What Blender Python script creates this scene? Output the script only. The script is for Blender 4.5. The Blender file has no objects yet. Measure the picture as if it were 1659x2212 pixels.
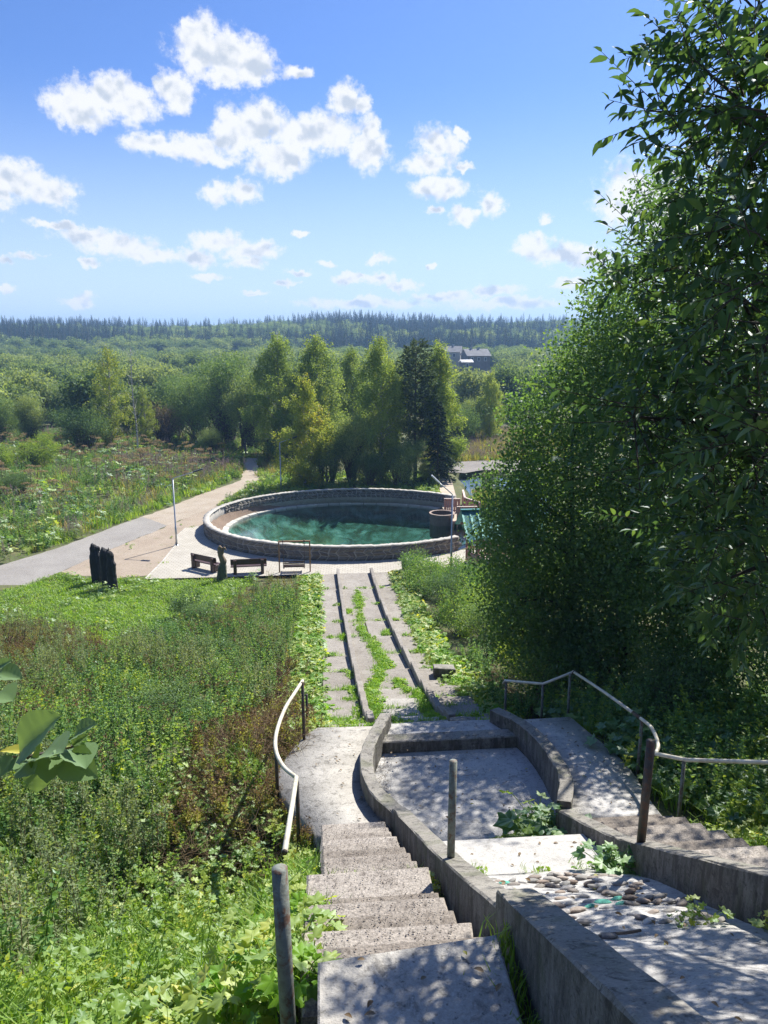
import bpy, bmesh, math, random
import numpy as np
from mathutils import Matrix, Vector, Euler
sc = bpy.context.scene
COL = sc.collection
R = math.radians
rng = np.random.default_rng(7)
random.seed(7)

# ---------------------------------------------------------------- camera, sky, sun, exposure
cam = bpy.data.cameras.new('camera'); camo = bpy.data.objects.new('camera', cam); COL.objects.link(camo)
cam.sensor_fit = 'VERTICAL'; cam.sensor_height = 36.0; cam.lens = 36.0 * 1661 / 2212
cam.clip_start = 0.05; cam.clip_end = 6000
camo.location = (-2.15, 0.0, 12.7)
camo.rotation_euler = Euler((R(90 - 12.9), 0, R(-5.2)), 'XYZ')
sc.camera = camo

SUN_AZ, SUN_EL = 41.0, 48.0          # clockwise from +Y, above horizon
world = bpy.data.worlds.new('World'); sc.world = world; world.use_nodes = True
nt = world.node_tree; nt.nodes.clear()
def N(tree, typ, **kw):
    n = tree.nodes.new(typ)
    for k, v in kw.items():
        if k.startswith('i_'): n.inputs[int(k[2:])].default_value = v
        else: setattr(n, k, v)
    return n
def Lk(tree, a, b): tree.links.new(a, b)
sky = N(nt, 'ShaderNodeTexSky', sky_type='NISHITA', sun_disc=False)
sky.sun_elevation = R(SUN_EL); sky.sun_rotation = R(SUN_AZ); sky.altitude = 150; sky.air_density = 1.0; sky.dust_density = 0.6; sky.ozone_density = 2.2
tc = N(nt, 'ShaderNodeTexCoord')
sep = N(nt, 'ShaderNodeSeparateXYZ'); Lk(nt, tc.outputs['Generated'], sep.inputs[0])
def M(op, a, b=None, c=None, tree=nt, clamp=False):
    n = tree.nodes.new('ShaderNodeMath'); n.operation = op; n.use_clamp = clamp
    for i, x in enumerate((a, b, c)):
        if x is None: continue
        if isinstance(x, (int, float)): n.inputs[i].default_value = x
        else: tree.links.new(x, n.inputs[i])
    return n.outputs[0]
az = M('MULTIPLY', M('ARCTAN2', sep.outputs[0], sep.outputs[1]), 180 / math.pi)
el = M('MULTIPLY', M('ARCSINE', sep.outputs[2]), 180 / math.pi)
comb = N(nt, 'ShaderNodeCombineXYZ'); Lk(nt, az, comb.inputs[0]); Lk(nt, el, comb.inputs[1])
PUFFS= [(-7.14, 18.52, 1.39, 1.15), (-6.76, 17.43, 1.87, 1.4), (-5.26, 17.52, 2.19, 1.4), (-3.61, 17.09, 1.73, 1.0), (-5.62, 16.35, 1.57, 0.71), (-7.56, 18.86, 0.74, 0.69), (-14.76, 14.18, 1.97, 1.21), (-12.75, 14.85, 2.2, 1.1), (-11.06, 14.47, 1.54, 1.17), (-14.56, 13.29, 1.52, 0.64), (-8.81, 15.27, 1.25, 1.18), (-9.67, 15.59, 0.77, 0.64), (-5.16, 13.19, 1.44, 1.52), (-3.29, 13.53, 2.24, 1.59), (-2.11, 11.62, 2.01, 1.18), (-0.49, 13.2, 2.26, 1.23), (1.72, 13.24, 2.59, 1.17), (3.94, 12.28, 1.37, 1.31), (2.54, 15.16, 1.09, 1.03), (3.7, 14.96, 0.71, 0.61), (-7.65, 12.12, 2.22, 0.79), (-10.34, 12.2, 1.88, 0.6), (-6.77, 11.61, 1.6, 0.49), (4.26, 13.26, 0.65, 1.24), (-19.0, 9.52, 2.1, 1.27), (-17.15, 9.05, 1.58, 1.0), (-20.12, 8.91, 1.49, 1.15), (-6.32, 9.5, 0.87, 0.84), (-4.39, 9.47, 1.24, 0.75), (-16.78, 7.05, 1.54, 0.27), (-14.85, 6.49, 1.88, 0.61), (-12.85, 5.92, 2.54, 0.74), (-10.79, 5.39, 2.26, 0.53), (-7.72, 5.25, 1.24, 0.57), (-7.15, 4.1, 1.15, 0.26), (-6.41, 6.4, 1.64, 0.54), (-4.22, 5.84, 1.98, 0.64), (-4.41, 5.01, 1.16, 0.42), (8.88, 12.68, 1.46, 0.99), (8.26, 11.41, 1.8, 0.69), (9.24, 9.96, 1.97, 0.67), (10.61, 13.26, 0.45, 0.37), (10.81, 11.23, 0.52, 0.31), (12.63, 8.88, 0.89, 0.83), (8.78, 8.57, 0.59, 0.29), (10.73, 8.1, 0.99, 0.51), (16.31, 7.67, 0.52, 0.38), (15.59, 6.06, 1.48, 0.64), (17.83, 5.47, 2.29, 0.77), (19.4, 5.14, 1.95, 0.76), (22.46, 9.12, 2.68, 1.83), (24.32, 7.61, 2.19, 1.83), (4.72, 5.3, 0.94, 0.43), (1.2, 4.91, 0.67, 0.23), (-0.77, 4.49, 0.74, 0.23), (-0.65, 6.86, 0.53, 0.23), (4.72, 4.04, 1.21, 0.46), (2.9, 4.04, 1.42, 0.36), (6.21, 3.57, 1.69, 0.3), (3.88, 2.29, 5.1, 0.4), (9.53, 2.76, 2.37, 0.36), (12.97, 3.13, 1.68, 0.46), (13.49, 2.27, 4.04, 0.4), (-15.76, 2.35, 1.2, 0.37), (-20.01, 4.79, 0.73, 0.36), (-20.14, 2.94, 0.67, 0.24), (-14.7, 4.78, 0.63, 0.25), (-0.71, 16.81, 0.95, 0.36), (8.44, 4.79, 0.4, 0.2), (-1.71, 3.7, 1.01, 0.2), (-4.0, 3.05, 0.87, 0.2), (18.24, 3.63, 1.32, 0.32), (-18.62, 5.13, 0.92, 0.24)]
# puffs = cumulus lobes as (azimuth, elevation, half width, half height) in degrees
def noise(tree, vec, scale, detail, rough=.55, dist=0.0):
    n = tree.nodes.new('ShaderNodeTexNoise'); n.inputs['Scale'].default_value = scale; n.inputs['Detail'].default_value = detail
    n.inputs['Roughness'].default_value = rough; n.inputs['Distortion'].default_value = dist
    if vec is not None: tree.links.new(vec, n.inputs['Vector'])
    return n
nz = noise(nt, comb.outputs[0], .55, 7, .62)
warp = noise(nt, comb.outputs[0], .7, 4, .6)
wv = N(nt, 'ShaderNodeVectorMath', operation='MULTIPLY_ADD'); Lk(nt, warp.outputs['Color'], wv.inputs[0]); wv.inputs[1].default_value = (2.4, 1.5, 0); 
wsub = N(nt, 'ShaderNodeVectorMath', operation='SUBTRACT'); Lk(nt, comb.outputs[0], wsub.inputs[0]); wsub.inputs[1].default_value = (1.2, .75, 0)
Lk(nt, wsub.outputs[0], wv.inputs[2])
def puff_field(vec):
    best = None
    for a, e, ra, re in PUFFS:
        s = N(nt, 'ShaderNodeVectorMath', operation='SUBTRACT'); Lk(nt, vec, s.inputs[0]); s.inputs[1].default_value = (a, e, 0)
        m = N(nt, 'ShaderNodeVectorMath', operation='MULTIPLY'); Lk(nt, s.outputs[0], m.inputs[0]); m.inputs[1].default_value = (1 / ra, 1 / re, 0)
        l = N(nt, 'ShaderNodeVectorMath', operation='LENGTH'); Lk(nt, m.outputs[0], l.inputs[0])
        best = l.outputs['Value'] if best is None else M('SMOOTH_MIN', best, l.outputs['Value'], .12)
    return best
dist = puff_field(wv.outputs[0])
# the same scattered cumulus goes on round the rest of the sky (plain noise outside the mapped lobes)
far_n = noise(nt, tc.outputs['Generated'], 5.5, 6, .58)
lobes = M('SUBTRACT', 1.06, dist)
outside = N(nt, 'ShaderNodeMapRange', interpolation_type='SMOOTHSTEP'); Lk(nt, M('ABSOLUTE', M('SUBTRACT', az, 3.0)), outside.inputs[0]); outside.inputs[1].default_value = 30; outside.inputs[2].default_value = 42
high = N(nt, 'ShaderNodeMapRange', interpolation_type='SMOOTHSTEP'); Lk(nt, el, high.inputs[0]); high.inputs[1].default_value = 26; high.inputs[2].default_value = 36
gen = M('ADD', M('MULTIPLY', M('SUBTRACT', far_n.outputs['Fac'], .62), 7.0), M('MULTIPLY', M('SUBTRACT', M('MAXIMUM', outside.outputs[0], high.outputs[0]), 1.0), 6.0))
lobes = M('MAXIMUM', lobes, gen)
fine = noise(nt, comb.outputs[0], 2.6, 5, .6)
dens = M('ADD', M('ADD', lobes, M('MULTIPLY', M('SUBTRACT', nz.outputs['Fac'], .5), 1.7)), M('MULTIPLY', M('SUBTRACT', fine.outputs['Fac'], .5), .9))
alpha = N(nt, 'ShaderNodeMapRange', interpolation_type='SMOOTHSTEP'); Lk(nt, dens, alpha.inputs[0])
alpha.inputs[1].default_value = -.3; alpha.inputs[2].default_value = .5
veil = N(nt, 'ShaderNodeMapRange', interpolation_type='SMOOTHSTEP'); Lk(nt, el, veil.inputs[0])     # paler air low over the horizon
veil.inputs[1].default_value = 17.0; veil.inputs[2].default_value = -2.0; veil.inputs[3].default_value = 0.0; veil.inputs[4].default_value = .85
low_s = N(nt, 'ShaderNodeVectorMath', operation='ADD'); Lk(nt, comb.outputs[0], low_s.inputs[0]); low_s.inputs[1].default_value = (.1, .55, 0)
nz2 = noise(nt, low_s.outputs[0], .55, 2.5, .5); nz3 = noise(nt, comb.outputs[0], .55, 2.5, .5)
emb = M('MULTIPLY', M('SUBTRACT', nz2.outputs['Fac'], nz3.outputs['Fac']), 2.8)
shade = N(nt, 'ShaderNodeMapRange', interpolation_type='SMOOTHSTEP'); Lk(nt, M('ADD', M('ADD', M('MULTIPLY', M('MINIMUM', dens, 1.0), .42), emb), .1), shade.inputs[0])
shade.inputs[1].default_value = .22; shade.inputs[2].default_value = .8
ccol = N(nt, 'ShaderNodeMixRGB'); Lk(nt, shade.outputs[0], ccol.inputs[0]); ccol.inputs[1].default_value = (7.1, 7.15, 7.2, 1); ccol.inputs[2].default_value = (4.4, 4.9, 5.6, 1)
hs = N(nt, 'ShaderNodeMixRGB', blend_type='MULTIPLY'); hs.inputs[0].default_value = 1; Lk(nt, sky.outputs[0], hs.inputs[1]); hs.inputs[2].default_value = (.53, .71, 1.08, 1)
mixv = N(nt, 'ShaderNodeMixRGB'); Lk(nt, veil.outputs[0], mixv.inputs[0]); Lk(nt, hs.outputs[0], mixv.inputs[1]); mixv.inputs[2].default_value = (5.7, 6.8, 7.5, 1)
mixc = N(nt, 'ShaderNodeMixRGB'); Lk(nt, M('MULTIPLY', alpha.outputs[0], .96), mixc.inputs[0]); Lk(nt, mixv.outputs[0], mixc.inputs[1]); Lk(nt, ccol.outputs[0], mixc.inputs[2])
bg = N(nt, 'ShaderNodeBackground'); bg.inputs[1].default_value = .062; Lk(nt, mixc.outputs[0], bg.inputs[0])
wo = N(nt, 'ShaderNodeOutputWorld'); Lk(nt, bg.outputs[0], wo.inputs[0])
world.cycles.sampling_method = 'MANUAL'; world.cycles.sample_map_resolution = 512

sunl = bpy.data.lights.new('sun', 'SUN'); sunl.energy = 4.2; sunl.angle = R(.53); sunl.color = (1, .95, .86)
suno = bpy.data.objects.new('sun', sunl); COL.objects.link(suno)
sv = Vector((math.sin(R(SUN_AZ)) * math.cos(R(SUN_EL)), math.cos(R(SUN_AZ)) * math.cos(R(SUN_EL)), math.sin(R(SUN_EL))))
suno.rotation_euler = (-sv).to_track_quat('-Z', 'Y').to_euler(); suno.location = (30, 30, 60)
vs = sc.view_settings; vs.view_transform = 'Standard'; vs.look = 'None'; vs.gamma = 1; vs.exposure = 1.2; vs.use_curve_mapping = False
sc.render.engine = 'CYCLES'
cy = sc.cycles; cy.use_denoising = True; cy.denoiser = 'OPENIMAGEDENOISE'; cy.denoising_input_passes = 'RGB_ALBEDO_NORMAL'; cy.denoising_prefilter = 'NONE'; cy.max_bounces = 6; cy.diffuse_bounces = 3; cy.glossy_bounces = 3
cy.transmission_bounces = 4; cy.transparent_max_bounces = 6; cy.volume_bounces = 0; cy.caustics_reflective = False; cy.caustics_refractive = False
cy.sample_clamp_indirect = 6; cy.use_adaptive_sampling = True; cy.adaptive_threshold = .012
cy.volume_step_rate = 4

# ---------------------------------------------------------------- helpers
def tagp(o, label=None, cat=None, group=None, kind=None):
    if label: o['label'] = label
    if cat: o['category'] = cat
    if group: o['group'] = group
    if kind: o['kind'] = kind
    return o
def adopt(o, parent):
    if parent is not None:
        o.parent = parent
        w = Matrix.Identity(4); p = parent
        while p is not None:
            w = p.matrix_basis @ w if p.parent is None else (p.matrix_parent_inverse @ p.matrix_basis) @ w; p = p.parent
        o.matrix_parent_inverse = w.inverted()
    return o
def thing(name, label, cat, loc=(0, 0, 0), group=None, kind=None):
    o = bpy.data.objects.new(name, None); COL.objects.link(o); o.location = loc; o.empty_display_size = .2
    return tagp(o, label, cat, group, kind)
def link(name, me, parent=None):
    o = bpy.data.objects.new(name, me); COL.objects.link(o); return adopt(o, parent)
def mesh_np(name, V, F, mats, tint=None, midx=None, smooth=False):
    """V (n,3), F (m,3) or (m,4)"""
    V = np.asarray(V, np.float32); F = np.asarray(F, np.int32); k = F.shape[1]
    me = bpy.data.meshes.new(name); me.vertices.add(len(V)); me.vertices.foreach_set('co', V.ravel())
    me.loops.add(F.size); me.loops.foreach_set('vertex_index', F.ravel()); me.polygons.add(len(F))
    me.polygons.foreach_set('loop_start', np.arange(0, F.size, k, dtype=np.int32))
    if not isinstance(mats, (list, tuple)): mats = [mats]
    for m in mats: me.materials.append(m)
    if midx is not None: me.polygons.foreach_set('material_index', np.asarray(midx, np.int32))
    if smooth: me.polygons.foreach_set('use_smooth', np.ones(len(F), bool))
    if tint is not None:
        a = me.attributes.new('tint', 'FLOAT', 'FACE'); a.data.foreach_set('value', np.asarray(tint, np.float32))
    me.update(calc_edges=True); me.validate(); return me
def bm_mesh(name, bm, mat, smooth=False):
    me = bpy.data.meshes.new(name); bm.to_mesh(me); bm.free()
    me.materials.append(mat)
    if smooth: me.polygons.foreach_set('use_smooth', np.ones(len(me.polygons), bool))
    return me
class Seg:
    """collects triangle soups with one material each, joined to one mesh"""
    def __init__(s): s.V = []; s.F = []; s.T = []; s.I = []; s.n = 0; s.mats = []
    def add(s, V, F, mat, tint=None):
        V = np.asarray(V, np.float32); F = np.asarray(F, np.int32)
        if F.shape[1] == 4: F = np.concatenate([F[:, [0, 1, 2]], F[:, [0, 2, 3]]]); tint = None if tint is None else np.concatenate([tint, tint])
        if mat not in s.mats: s.mats.append(mat)
        s.V.append(V); s.F.append(F + s.n); s.n += len(V)
        s.T.append(np.full(len(F), .5) if tint is None else tint); s.I.append(np.full(len(F), s.mats.index(mat)))
        return s
    def mesh(s, name, smooth=False):
        return mesh_np(name, np.concatenate(s.V), np.concatenate(s.F), s.mats, np.concatenate(s.T), np.concatenate(s.I), smooth)
def box_bm(bm, x0, x1, y0, y1, z0, z1, mat=None):
    vs = [bm.verts.new((x, y, z)) for z in (z0, z1) for x, y in ((x0, y0), (x1, y0), (x1, y1), (x0, y1))]
    if mat is not None:
        for v in vs: v.co = mat @ v.co
    for f in ((3, 2, 1, 0), (4, 5, 6, 7), (0, 1, 5, 4), (1, 2, 6, 5), (2, 3, 7, 6), (3, 0, 4, 7)): bm.faces.new([vs[i] for i in f])
    return vs
def boxo(name, x0, x1, y0, y1, z0, z1, mat, parent=None, bevel=.008, M4=None):
    bm = bmesh.new(); box_bm(bm, x0, x1, y0, y1, z0, z1, M4)
    if bevel: bmesh.ops.bevel(bm, geom=bm.edges[:], offset=bevel, segments=1, affect='EDGES', profile=.5)
    return link(name, bm_mesh(name, bm, mat), parent)
def prism(name, poly, thick, mat, parent=None, bevel=.012, jit=0.0):
    """poly: list of (x,y,z) tops; sides go down by thick"""
    bm = bmesh.new()
    t = [bm.verts.new((x + random.uniform(-jit, jit), y + random.uniform(-jit, jit), z)) for x, y, z in poly]
    b = [bm.verts.new((v.co.x, v.co.y, v.co.z - thick)) for v in t]
    ft = bm.faces.new(t); bm.faces.new(b[::-1]); n = len(t)
    for i in range(n): bm.faces.new((t[i], b[i], b[(i + 1) % n], t[(i + 1) % n]))
    bmesh.ops.recalc_face_normals(bm, faces=bm.faces[:])
    if bevel: bmesh.ops.bevel(bm, geom=list({e for e in ft.edges if e.is_valid}), offset=bevel, segments=1, affect='EDGES')
    bmesh.ops.triangulate(bm, faces=[f for f in bm.faces if len(f.verts) > 4])
    return link(name, bm_mesh(name, bm, mat), parent)
def sheet(name, pts, z, mat, label, cat, kind='structure', jit=.0, step=.6):
    """flat sheet with an uneven border"""
    P = []
    for (x0, y0), (x1, y1) in zip(pts, pts[1:] + pts[:1]):
        n = max(1, int(math.hypot(x1 - x0, y1 - y0) / step))
        for i in range(n):
            f = i / n; P.append((x0 + (x1 - x0) * f + random.uniform(-jit, jit), y0 + (y1 - y0) * f + random.uniform(-jit, jit), z))
    bm = bmesh.new(); f = bm.faces.new([bm.verts.new(p) for p in P])
    if f.normal.z < 0 or sum((P[i][0] * P[(i + 1) % len(P)][1] - P[(i + 1) % len(P)][0] * P[i][1]) for i in range(len(P))) < 0: f.normal_flip()
    bmesh.ops.triangulate(bm, faces=bm.faces[:])
    return tagp(link(name, bm_mesh(name, bm, mat)), label, cat, kind=kind)
def tube(pts, rad, sides=6, cap=True):
    """numpy tube along points; returns V, F(tri)"""
    pts = np.asarray(pts, float); n = len(pts); rad = np.broadcast_to(np.asarray(rad, float), (n,))
    tg = np.gradient(pts, axis=0); tg /= np.linalg.norm(tg, axis=1)[:, None] + 1e-9
    ref = np.array([0, 0, 1.0]) if abs(tg[0][2]) < .9 else np.array([1.0, 0, 0])
    V = []
    for i in range(n):
        u = np.cross(tg[i], ref); u /= np.linalg.norm(u) + 1e-9; w = np.cross(tg[i], u)
        a = np.arange(sides) * 2 * math.pi / sides
        V.append(pts[i] + rad[i] * (np.cos(a)[:, None] * u + np.sin(a)[:, None] * w))
    V = np.concatenate(V); F = []
    for i in range(n - 1):
        for j in range(sides):
            a, b = i * sides + j, i * sides + (j + 1) % sides
            F += [(a, b, b + sides), (a, b + sides, a + sides)]
    if cap:
        for j in range(1, sides - 1): F += [(0, j + 1, j), ((n - 1) * sides, (n - 1) * sides + j, (n - 1) * sides + j + 1)]
    return V, np.array(F)
def tubeo(name, pts, rad, mat, parent=None, sides=10, smooth=True):
    V, F = tube(pts, rad, sides); return link(name, mesh_np(name, V, F, mat, smooth=smooth), parent)
def smoothpath(pts, k=6):
    pts = np.asarray(pts, float); n = len(pts); out = []
    P = np.vstack([2 * pts[0] - pts[1], pts, 2 * pts[-1] - pts[-2]])
    for i in range(1, n):
        p0, p1, p2, p3 = P[i - 1], P[i], P[i + 1], P[i + 2]
        for t in np.arange(k) / k:
            out.append(.5 * ((2 * p1) + (-p0 + p2) * t + (2 * p0 - 5 * p1 + 4 * p2 - p3) * t * t + (-p0 + 3 * p1 - 3 * p2 + p3) * t ** 3))
    out.append(pts[-1]); return np.array(out)
def inpoly(x, y, poly):
    x = np.asarray(x); y = np.asarray(y); c = np.zeros(x.shape, bool); j = len(poly) - 1
    for i in range(len(poly)):
        xi, yi = poly[i]; xj, yj = poly[j]
        c ^= ((yi > y) != (yj > y)) & (x < (xj - xi) * (y - yi) / (yj - yi + 1e-12) + xi); j = i
    return c

# ---------------------------------------------------------------- materials
def newmat(name):
    m = bpy.data.materials.new(name); m.use_nodes = True; t = m.node_tree; t.nodes.clear()
    o = t.nodes.new('ShaderNodeOutputMaterial'); p = t.nodes.new('ShaderNodeBsdfPrincipled'); t.links.new(p.outputs[0], o.inputs[0])
    return m, t, p, o
def ramp(t, fac, stops, interp='LINEAR'):
    r = t.nodes.new('ShaderNodeValToRGB'); r.color_ramp.interpolation = interp; e = r.color_ramp.elements
    while len(e) < len(stops): e.new(.5)
    for i, (p, c) in enumerate(stops): e[i].position = p; e[i].color = tuple(c) + (1,) if len(c) == 3 else c
    if fac is not None: t.links.new(fac, r.inputs[0])
    return r.outputs[0]
def mixc(t, fac, a, b, mode='MIX'):
    n = t.nodes.new('ShaderNodeMixRGB'); n.blend_type = mode
    for i, x in enumerate((fac, a, b)):
        if isinstance(x, (int, float)): n.inputs[i].default_value = x
        elif isinstance(x, tuple): n.inputs[i].default_value = x + (1,) if len(x) == 3 else x
        else: t.links.new(x, n.inputs[i])
    return n.outputs[0]
def pos(t): return t.nodes.new('ShaderNodeNewGeometry').outputs['Position']
def bump(t, p, h, strength=.4, dist=.02):
    b = t.nodes.new('ShaderNodeBump'); b.inputs['Strength'].default_value = strength; b.inputs['Distance'].default_value = dist
    t.links.new(h, b.inputs['Height']); t.links.new(b.outputs[0], p.inputs['Normal'])
def thr(t, fac, a, b, lo=0., hi=1.):
    n = t.nodes.new('ShaderNodeMapRange'); n.interpolation_type = 'SMOOTHSTEP'; t.links.new(fac, n.inputs[0])
    for i, x in enumerate((a, b, lo, hi)): n.inputs[i + 1].default_value = x
    return n.outputs[0]
def orand(t): return t.nodes.new('ShaderNodeObjectInfo').outputs['Random']

def m_concrete(name, c1, c2, stain, s_amt=.55, scale=1.0, grit=.25, moss=0.0, rough=.92, ovar=.15):
    m, t, p, o = newmat(name); P = pos(t)
    n1 = noise(t, P, 1.1 * scale, 6, .6); n2 = noise(t, P, 5 * scale, 6, .7, .6); n3 = noise(t, P, 55, 3, .7); n4 = noise(t, P, 17 * scale, 4, .65)
    col = ramp(t, n1.outputs['Fac'], [(.3, c1), (.7, c2)])
    sfac = thr(t, n2.outputs['Fac'], .5, .68, 0, s_amt)
    col = mixc(t, sfac, col, stain)
    lich = thr(t, n4.outputs['Fac'], .58, .68, 0, s_amt * .8); col = mixc(t, lich, col, tuple(x * .45 for x in stain))
    lite = thr(t, n4.outputs['Fac'], .42, .3, 0, .35); col = mixc(t, lite, col, tuple(min(.75, x * 1.35) for x in c2))
    col = mixc(t, grit, col, ramp(t, n3.outputs['Fac'], [(.25, (.12, .11, .1)), (.5, (.5, .5, .5)), (.75, (.85, .83, .8))]), 'OVERLAY')
    col = mixc(t, ovar, col, ramp(t, orand(t), [(0, (.3, .28, .26)), (1, (.66, .66, .66))]), 'OVERLAY')
    if moss:
        mp = t.nodes.new('ShaderNodeMapping'); mp.inputs['Scale'].default_value = (5, 5, .9); t.links.new(P, mp.inputs[0]); st = noise(t, mp.outputs[0], 1.6, 5, .7)
        geo = t.nodes.new('ShaderNodeNewGeometry'); sp = t.nodes.new('ShaderNodeSeparateXYZ'); t.links.new(geo.outputs['Normal'], sp.inputs[0])
        vert = thr(t, M('ABSOLUTE', sp.outputs[2], tree=t), .7, .3); col = mixc(t, M('MULTIPLY', thr(t, st.outputs['Fac'], .38, .62, .25, .85), vert, tree=t), col, (.05, .045, .036))
    if moss: col = mixc(t, thr(t, noise(t, P, 2.3, 5, .7).outputs['Fac'], .5, .66, 0, moss), col, (.07, .085, .03))
    t.links.new(col, p.inputs['Base Color']); p.inputs['Roughness'].default_value = rough
    h = M('ADD', n3.outputs['Fac'], M('MULTIPLY', n4.outputs['Fac'], 1.5, tree=t), tree=t); bump(t, p, h, .55, .012)
    return m
CONC = m_concrete('concrete_light', (.27, .257, .232), (.43, .412, .375), (.12, .112, .096), .8, 1.5, .3)
CONCP = m_concrete('concrete_path', (0.205, 0.185, 0.16), (0.3, 0.28, 0.25), (0.126, 0.107, 0.089), .7, 1.3, .4, 0, .92, .3)
CONCL = m_concrete('concrete_shade_lifted', (.33, .325, .315), (.5, .49, .475), (.15, .145, .14), .75, 1.7, .3)  # lighter copy of the light concrete, its colour lifts the shaded basin, slope and landing
CONCW = m_concrete('concrete_wall', (0.178, 0.167, 0.148), (0.281, 0.266, 0.237), (0.052, 0.048, 0.043), .9, 1.8, .35, .4)
CONCS = m_concrete('concrete_gravelly_step', (0.200, 0.178, 0.159), (0.311, 0.285, 0.255), (0.096, 0.081, 0.070), .7, 2.2, .8, 0, .92, .85)
CONCB = m_concrete('concrete_bleached', (0.385, 0.377, 0.363), (0.474, 0.466, 0.444), (0.200, 0.185, 0.163), .5, 2.0, .2)
KERBW = m_concrete('kerb_slab', (0.407, 0.392, 0.348), (0.503, 0.488, 0.444), (0.244, 0.222, 0.185), .35, 1.0, .15)
MORTAR = m_concrete('mortar', (0.281, 0.266, 0.237), (0.370, 0.355, 0.326), (0.178, 0.163, 0.148), .5, 2, .3)
COPE = m_concrete('coping_cement', (0.370, 0.351, 0.311), (0.444, 0.422, 0.377), (0.244, 0.229, 0.207), .5, 1.6, .3)
def m_stone(name, cols, sc_=6):
    m, t, p, o = newmat(name); P = pos(t); r = orand(t)
    c = ramp(t, r, [(i / (len(cols) - 1), x) for i, x in enumerate(cols)])
    n = noise(t, P, sc_, 6, .7); c = mixc(t, .7, c, ramp(t, n.outputs['Fac'], [(.3, (.28, .27, .26)), (.7, (.72, .71, .7))]), 'OVERLAY')
    t.links.new(c, p.inputs['Base Color']); p.inputs['Roughness'].default_value = .85; bump(t, p, n.outputs['Fac'], .6, .03); return m
WSTONE = m_stone('wall_stone', [(0.096, 0.085, 0.074), (0.148, 0.137, 0.118), (0.118, 0.115, 0.111), (0.178, 0.163, 0.137), (0.111, 0.100, 0.092)])
COBM = m_stone('cobble_stone', [(0.222, 0.207, 0.185), (0.148, 0.111, 0.089), (0.311, 0.296, 0.274), (0.185, 0.185, 0.178), (0.252, 0.200, 0.163), (0.370, 0.355, 0.333)], 14)
COBT = m_stone('cobble_painted_teal', [(.06, .3, .24), (.1, .36, .28)], 14)
COBWH = m_stone('cobble_white', [(0.459, 0.451, 0.429), (0.370, 0.355, 0.333)], 14)
def m_plain(name, c, rough=.6, metal=0., var=.15, scale=8, bmp=.1, dirt=None, damt=.5):
    m, t, p, o = newmat(name); P = pos(t); n = noise(t, P, scale, 5, .65)
    col = ramp(t, n.outputs['Fac'], [(.3, tuple(x * (1 - var) for x in c)), (.7, tuple(min(1, x * (1 + var)) for x in c))])
    if dirt: col = mixc(t, thr(t, noise(t, P, scale * .6, 6, .75, .5).outputs['Fac'], .47, .62, 0, damt), col, dirt)
    t.links.new(col, p.inputs['Base Color']); p.inputs['Roughness'].default_value = rough; p.inputs['Metallic'].default_value = metal
    bump(t, p, n.outputs['Fac'], bmp, .01); return m
PIPE = m_plain('cream_pipe_paint', (.6, .57, .46), .45, 0, .08, 6, .05, (.38, .3, .2), .5)
RUST = m_plain('rusty_painted_steel', (.17, .19, .165), .7, .1, .3, 20, .4, (.12, .06, .035), .95)
STEELD = m_plain('dark_steel_post', (.06, .055, .05), .6, .3, .3, 20, .3, (.12, .055, .03), .7)
GALV = m_plain('galvanised_steel', (.45, .47, .48), .4, .8, .12, 5, .05)
LEDW = m_plain('lamp_head_grey', (.62, .65, .68), .35, .2, .05)
LEDD = m_plain('lamp_head_dark', (.05, .055, .06), .4, .4, .05)
def m_wood(name, c, var=.35, axis_scale=(2, 2, 30), rough=.65, spec=None):
    m, t, p, o = newmat(name); tcn = t.nodes.new('ShaderNodeTexCoord'); mp = t.nodes.new('ShaderNodeMapping'); mp.inputs['Scale'].default_value = axis_scale
    t.links.new(tcn.outputs['Object'], mp.inputs[0]); n = noise(t, mp.outputs[0], 1.5, 6, .65, .4)
    col = ramp(t, n.outputs['Fac'], [(.28, tuple(x * (1 - var) for x in c)), (.72, tuple(min(1, x * (1 + var)) for x in c))])
    col = mixc(t, .25, col, ramp(t, orand(t), [(0, (.35, .35, .35)), (1, (.65, .65, .65))]), 'OVERLAY')
    t.links.new(col, p.inputs['Base Color']); p.inputs['Roughness'].default_value = rough; bump(t, p, n.outputs['Fac'], .3, .008); return m
WBENCH = m_wood('dark_stained_bench_wood', (.065, .032, .024), .35, (3, 30, 30), .45)
WPINK = m_wood('pink_stained_pickets', (.45, .24, .18), .15, (25, 25, 3))
WCAP = m_wood('pale_cap_rail', (.62, .5, .42), .12, (3, 25, 25))
WGREY = m_wood('weathered_grey_staves', (.16, .13, .105), .4, (30, 30, 3), .8)
WRIM = m_wood('tub_rim_wood', (.33, .25, .2), .2, (12, 12, 12))
WDECK = m_wood('deck_plank', (.45, .37, .28), .2, (4, 25, 25))
WCHAR = m_wood('charred_dark_oak', (.016, .0155, .016), .5, (25, 25, 4), .85)
WCARVE = m_wood('mossy_carved_wood', (.105, .105, .062), .5, (16, 16, 5), .9)
def m_carved():
    m = m_wood('mossy_carved_wood_figure', (.085, .095, .055), .5, (16, 16, 5), .9); t = m.node_tree; p = next(n for n in t.nodes if n.type == 'BSDF_PRINCIPLED'); old = p.inputs['Base Color'].links[0].from_socket
    tcn = t.nodes.new('ShaderNodeTexCoord'); sp = t.nodes.new('ShaderNodeSeparateXYZ'); t.links.new(tcn.outputs['Object'], sp.inputs[0]); nn = noise(t, tcn.outputs['Object'], 5, 4)
    f = thr(t, M('ADD', sp.outputs[2], M('MULTIPLY', nn.outputs['Fac'], .5, tree=t), tree=t), 1.2, 1.6)
    t.links.new(mixc(t, f, old, (.2, .145, .09)), p.inputs['Base Color']); return m
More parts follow.
